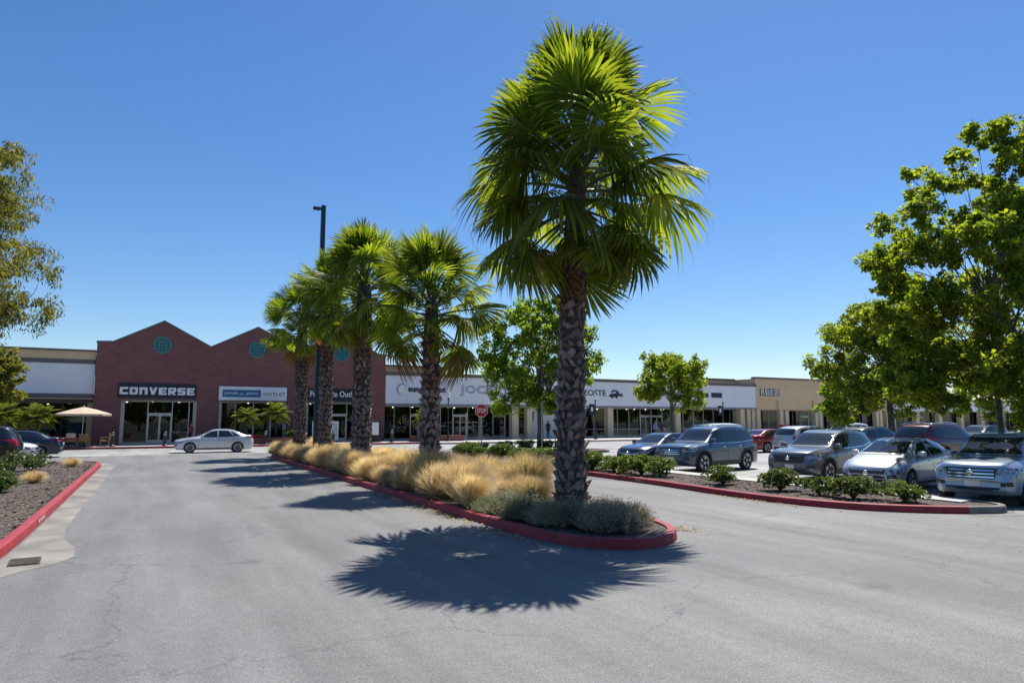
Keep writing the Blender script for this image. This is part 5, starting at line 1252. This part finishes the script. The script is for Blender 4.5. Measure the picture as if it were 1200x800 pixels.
for lb,x in (('white poster stand by the Fragrance Outlet door',12.6),('second white poster stand beside the lamp pole base',14.0)):
    o = thing('poster_stand', lb, 'sign', (x,58.4,.15), .1, 'poster stands'); MB().bbox(-.4,.4,-.03,.03,.15,1.75,.01).build('board', WHITES, o)
    MB().box(-.3,.3,-.036,-.031,.5,1.6).build('poster', POSTER[3], o); MB().bbox(-.36,.36,-.22,.22,0,.14,.01).build('foot', BLACKT, o)
# stop sign and sign posts
ss = thing('stop_sign', 'red octagonal stop sign at the tip of the parking island', 'traffic sign', (16.95,35.6,.12), radians(-25))
MB().tube([(0,0,-.1),(0,0,2.85)], .03, 8).build('post', GALV, ss)
oc = [(.365*cos(pi/8+k*pi/4)/cos(pi/8), .365*sin(pi/8+k*pi/4)/cos(pi/8)) for k in range(8)]
MB().xzprism([(a,2.42+b) for a,b in oc], -.045,-.040).build('border', WHITES, ss)
MB().xzprism([(a*.93,2.42+b*.93) for a,b in oc], -.050,-.0455).build('face', REDS, ss)
letters('letters','STOP',WHITES,ss,(0,-.0505,2.285),.53,.27,.004,.02)
def post(label,x,y,h,plate,rz=0,z=.12):
    o = thing('sign_post', label, 'sign post', (x,y,z), rz, 'bare metal sign posts'); MB().box(-.025,.025,-.025,.025,-.1,h).build('post', GALV, o)
    if plate: MB().box(-.15,.15,-.032,-.027,h-.5,h-.02).build('plate', GALV, o); 
for lb,x,y,h,pl,rz in (('slim metal sign post with plate before the sunglass shop',23.6,52.6,2.6,True,.9),('slim metal sign post next to the stop sign',22.4,47.5,2.5,True,1.3),('metal sign post before the bright green tree',20.9,36.6,2.4,True,1.5),
        ('metal sign post with plate beside the bright green tree trunk',22.5,36.6,2.5,True,.5),('tall metal sign post among the island shrubs before the arcade',16.6,28.2,2.75,True,1.25)):
    post(lb,x,y,h,pl,rz,.12 if y<38 else 0)
# umbrella, table, wicker chairs
WICK = mat('wicker', (.20,.11,.05), .8, col2=(.32,.19,.09), scale=25, bump=.6, bscale=60)
CUSH = mat('beige_cloth', (.48,.38,.28), .9, col2=(.54,.44,.33), scale=3)
u = thing('patio_umbrella', 'beige open patio umbrella over the wicker chairs', 'umbrella', (-3.95,57.0,.15))
MB().tube([(0,0,0),(0,0,2.85)], .028, 8).build('pole', ALU, u); MB().lathe([(.32,0),(.32,.06),(.08,.12)],16).build('base', BLACKT, u)
nr = 8; ap = Vector((0,0,2.78)); rim = [Vector((1.72*cos(2*pi*i/nr),1.72*sin(2*pi*i/nr),2.28)) for i in range(nr)]
for i in range(nr):
    a,b = rim[i],rim[(i+1)%nr]; m1,m2 = ap.lerp(a,.5)+Vector((0,0,.03)),ap.lerp(b,.5)+Vector((0,0,.03)); dd = Vector((0,0,-.14))
    mb = MB().add([ap,m1,m2,a,b,a+dd,b+dd],[(0,1,2),(1,3,4,2),(3,5,6,4)]); mb.build('canopy_panel', CUSH, u)
    MB().tube([ap-Vector((0,0,.03)),a-Vector((0,0,.03))], .012, 5).build('rib', ALU, u)
MB().lathe([(.03,2.78),(.04,2.85),(.01,2.92)],10).build('finial', CUSH, u)
def chair(label,x,y,rz,cloth=None):
    o = thing('wicker_chair', label, 'chair', (x,y,.15), rz, 'wicker armchairs')
    MB().bbox(-.30,.30,-.28,.28,.34,.44,.03).build('seat', WICK, o)
    MB().bbox(-.30,.30,.24,.33,.44,.92,.03).build('backrest', WICK, o)
    for s in (-1,1):
        MB().bbox(s*.33-.035,s*.33+.035,-.28,.30,.60,.66,.015).build('armrest', WICK, o)
        for q in (-.25,.28): MB().bbox(s*.33-.03,s*.33+.03,q-.03,q+.03,0,.60,.01).build('leg', WICK, o)
    if cloth: MB().bbox(-.26,.26,.21,.36,.55,.96,.03).build('throw', cloth, o)
chair('wicker chair with pale cloth over its back at the umbrella table',-4.55,56.2,pi+.1,CUSH); chair('wicker chair with bare back next to the pale cloth',-3.75,56.2,pi-.05); chair('wicker armchair standing apart beside a bollard',-2.55,56.7,-pi/2)
chair('dark wicker chair in shade by the feather palm',-5.6,56.6,pi/2)
t = thing('patio_table','low dark patio table under the beige umbrella','table',(-4.75,57.2,.15)); MB().lathe([(.45,.66),(.47,.69),(.45,.71)],20).build('table_top',BLACKT,t); MB().lathe([(.25,0),(.05,.05),(.04,.66)],10).build('pedestal',BLACKT,t)
b = thing('rubbish_bin','small magenta bin at the arcade end','bin',(66.2,56.4,.15)); MB().bbox(-.5,.5,-.35,.35,0,1.25,.04).build('body',mat('magenta',(.30,.01,.06),.5,col2=(.36,.015,.08),scale=4),b); MB().bbox(-.53,.53,-.38,.38,1.252,1.34,.02).build('lid',mat('magenta2',(.22,.01,.05),.5,col2=(.26,.01,.06),scale=4),b)

# ------------------------------------------------------------------ people (small, before the shops)
SKIN = mat('skin', (.42,.26,.18), .6, col2=(.48,.30,.21), scale=9); HAIR = mat('hair', (.03,.02,.015), .6, col2=(.05,.035,.025), scale=20)
def person(label, x, y, rz, top, legs, stride=.1, h=1.75):
    o = thing('person', label, 'person', (x,y,.15), rz, 'people by the shops'); s = h/1.75
    J = {'pel':(0,0,.95),'wa':(0,0,1.12),'ch':(0,0,1.36),'nk':(0,0,1.49),'hd':(0,-.01,1.60),'ht':(0,0,1.71)}
    order = list(J); E_ = [('pel','wa'),('wa','ch'),('ch','nk'),('nk','hd'),('hd','ht')]; Rr = {'pel':.15,'wa':.135,'ch':.155,'nk':.06,'hd':.095,'ht':.075}
    for q,sg_ in (('l',1),('r',-1)):
        f = stride*sg_
        for n_,p,r_ in (('hip',(.09*sg_,0,.90),.10),('kn',(.10*sg_,-f*.6-.02,.50),.065),('an',(.10*sg_,-f+.03,.09),.045),('to',(.11*sg_,-f-.13,.04),.035),
                      ('sh',(.19*sg_,0,1.42),.065),('el',(.25*sg_,.03+f*.3,1.13),.048),('wr',(.24*sg_,-.06+f*.5,.90),.035),('ha',(.24*sg_,-.08+f*.5,.80),.03)):
            J[n_+q] = p; Rr[n_+q] = r_
        E_ += [('pel','hip'+q),('hip'+q,'kn'+q),('kn'+q,'an'+q),('an'+q,'to'+q),('ch','sh'+q),('sh'+q,'el'+q),('el'+q,'wr'+q),('wr'+q,'ha'+q)]
    names = list(J); me = bpy.data.meshes.new('body'); me.from_pydata([Vector(J[n_])*s for n_ in names], [(names.index(a),names.index(b)) for a,b in E_], [])
    ob = bpy.data.objects.new('body', me); C.objects.link(ob); md = ob.modifiers.new('s','SKIN'); 
    for i,n_ in enumerate(names): me.skin_vertices[0].data[i].radius = (Rr[n_]*s*(1.15 if n_ in('pel','wa','ch') else 1), Rr[n_]*s*(.75 if n_ in('pel','wa','ch') else 1)); me.skin_vertices[0].data[i].use_root = (n_ == 'pel')
    sb = ob.modifiers.new('d','SUBSURF'); sb.levels = 1; sb.render_levels = 1
    nm_ = bpy.data.meshes.new_from_object(ob.evaluated_get(bpy.context.evaluated_depsgraph_get())); bpy.data.objects.remove(ob)
    for m in (top,legs,SKIN,PLAST): nm_.materials.append(m)
    for p in nm_.polygons:
        z = p.center.z/s; r2 = abs(p.center.x)/s
        p.material_index = 3 if z < .10 else 1 if z < .95 and r2 < .20 else 2 if z > 1.49 or (z < 1.05 and r2 >= .20) else 0
        p.use_smooth = True
    put('body', nm_, o); MB().lathe([(.06,1.755*s),(.09,1.72*s),(.108,1.66*s),(.10,1.60*s),(.085,1.57*s)][::-1],12,(0,.018,0)).build('hair', HAIR, o, True)
person('person in dark clothes standing before the white arcade wall', 36.6,60.9,2.4, mat('dark_shirt',(.015,.018,.03),.8,col2=(.03,.03,.04),scale=6), mat('dark_trousers',(.02,.02,.028),.8,col2=(.03,.03,.04),scale=6))
person('person in light blue shirt walking before the glazed arcade', 47.6,57.2,1.4, mat('blue_shirt',(.10,.20,.42),.8,col2=(.14,.26,.5),scale=6), mat('jeans',(.03,.04,.08),.8,col2=(.05,.06,.1),scale=6),.2)
person('person in dark jacket walking next to the light blue shirt', 48.7,57.4,1.4, mat('dark_jacket',(.03,.03,.045),.8,col2=(.05,.05,.06),scale=6), MATS['dark_trousers'],.18)
person('person in dark red top by the CONVERSE shop window', 3.1,58.9,2.0, mat('red_top',(.20,.03,.03),.8,col2=(.26,.05,.05),scale=6), MATS['dark_trousers'],.12,1.68)
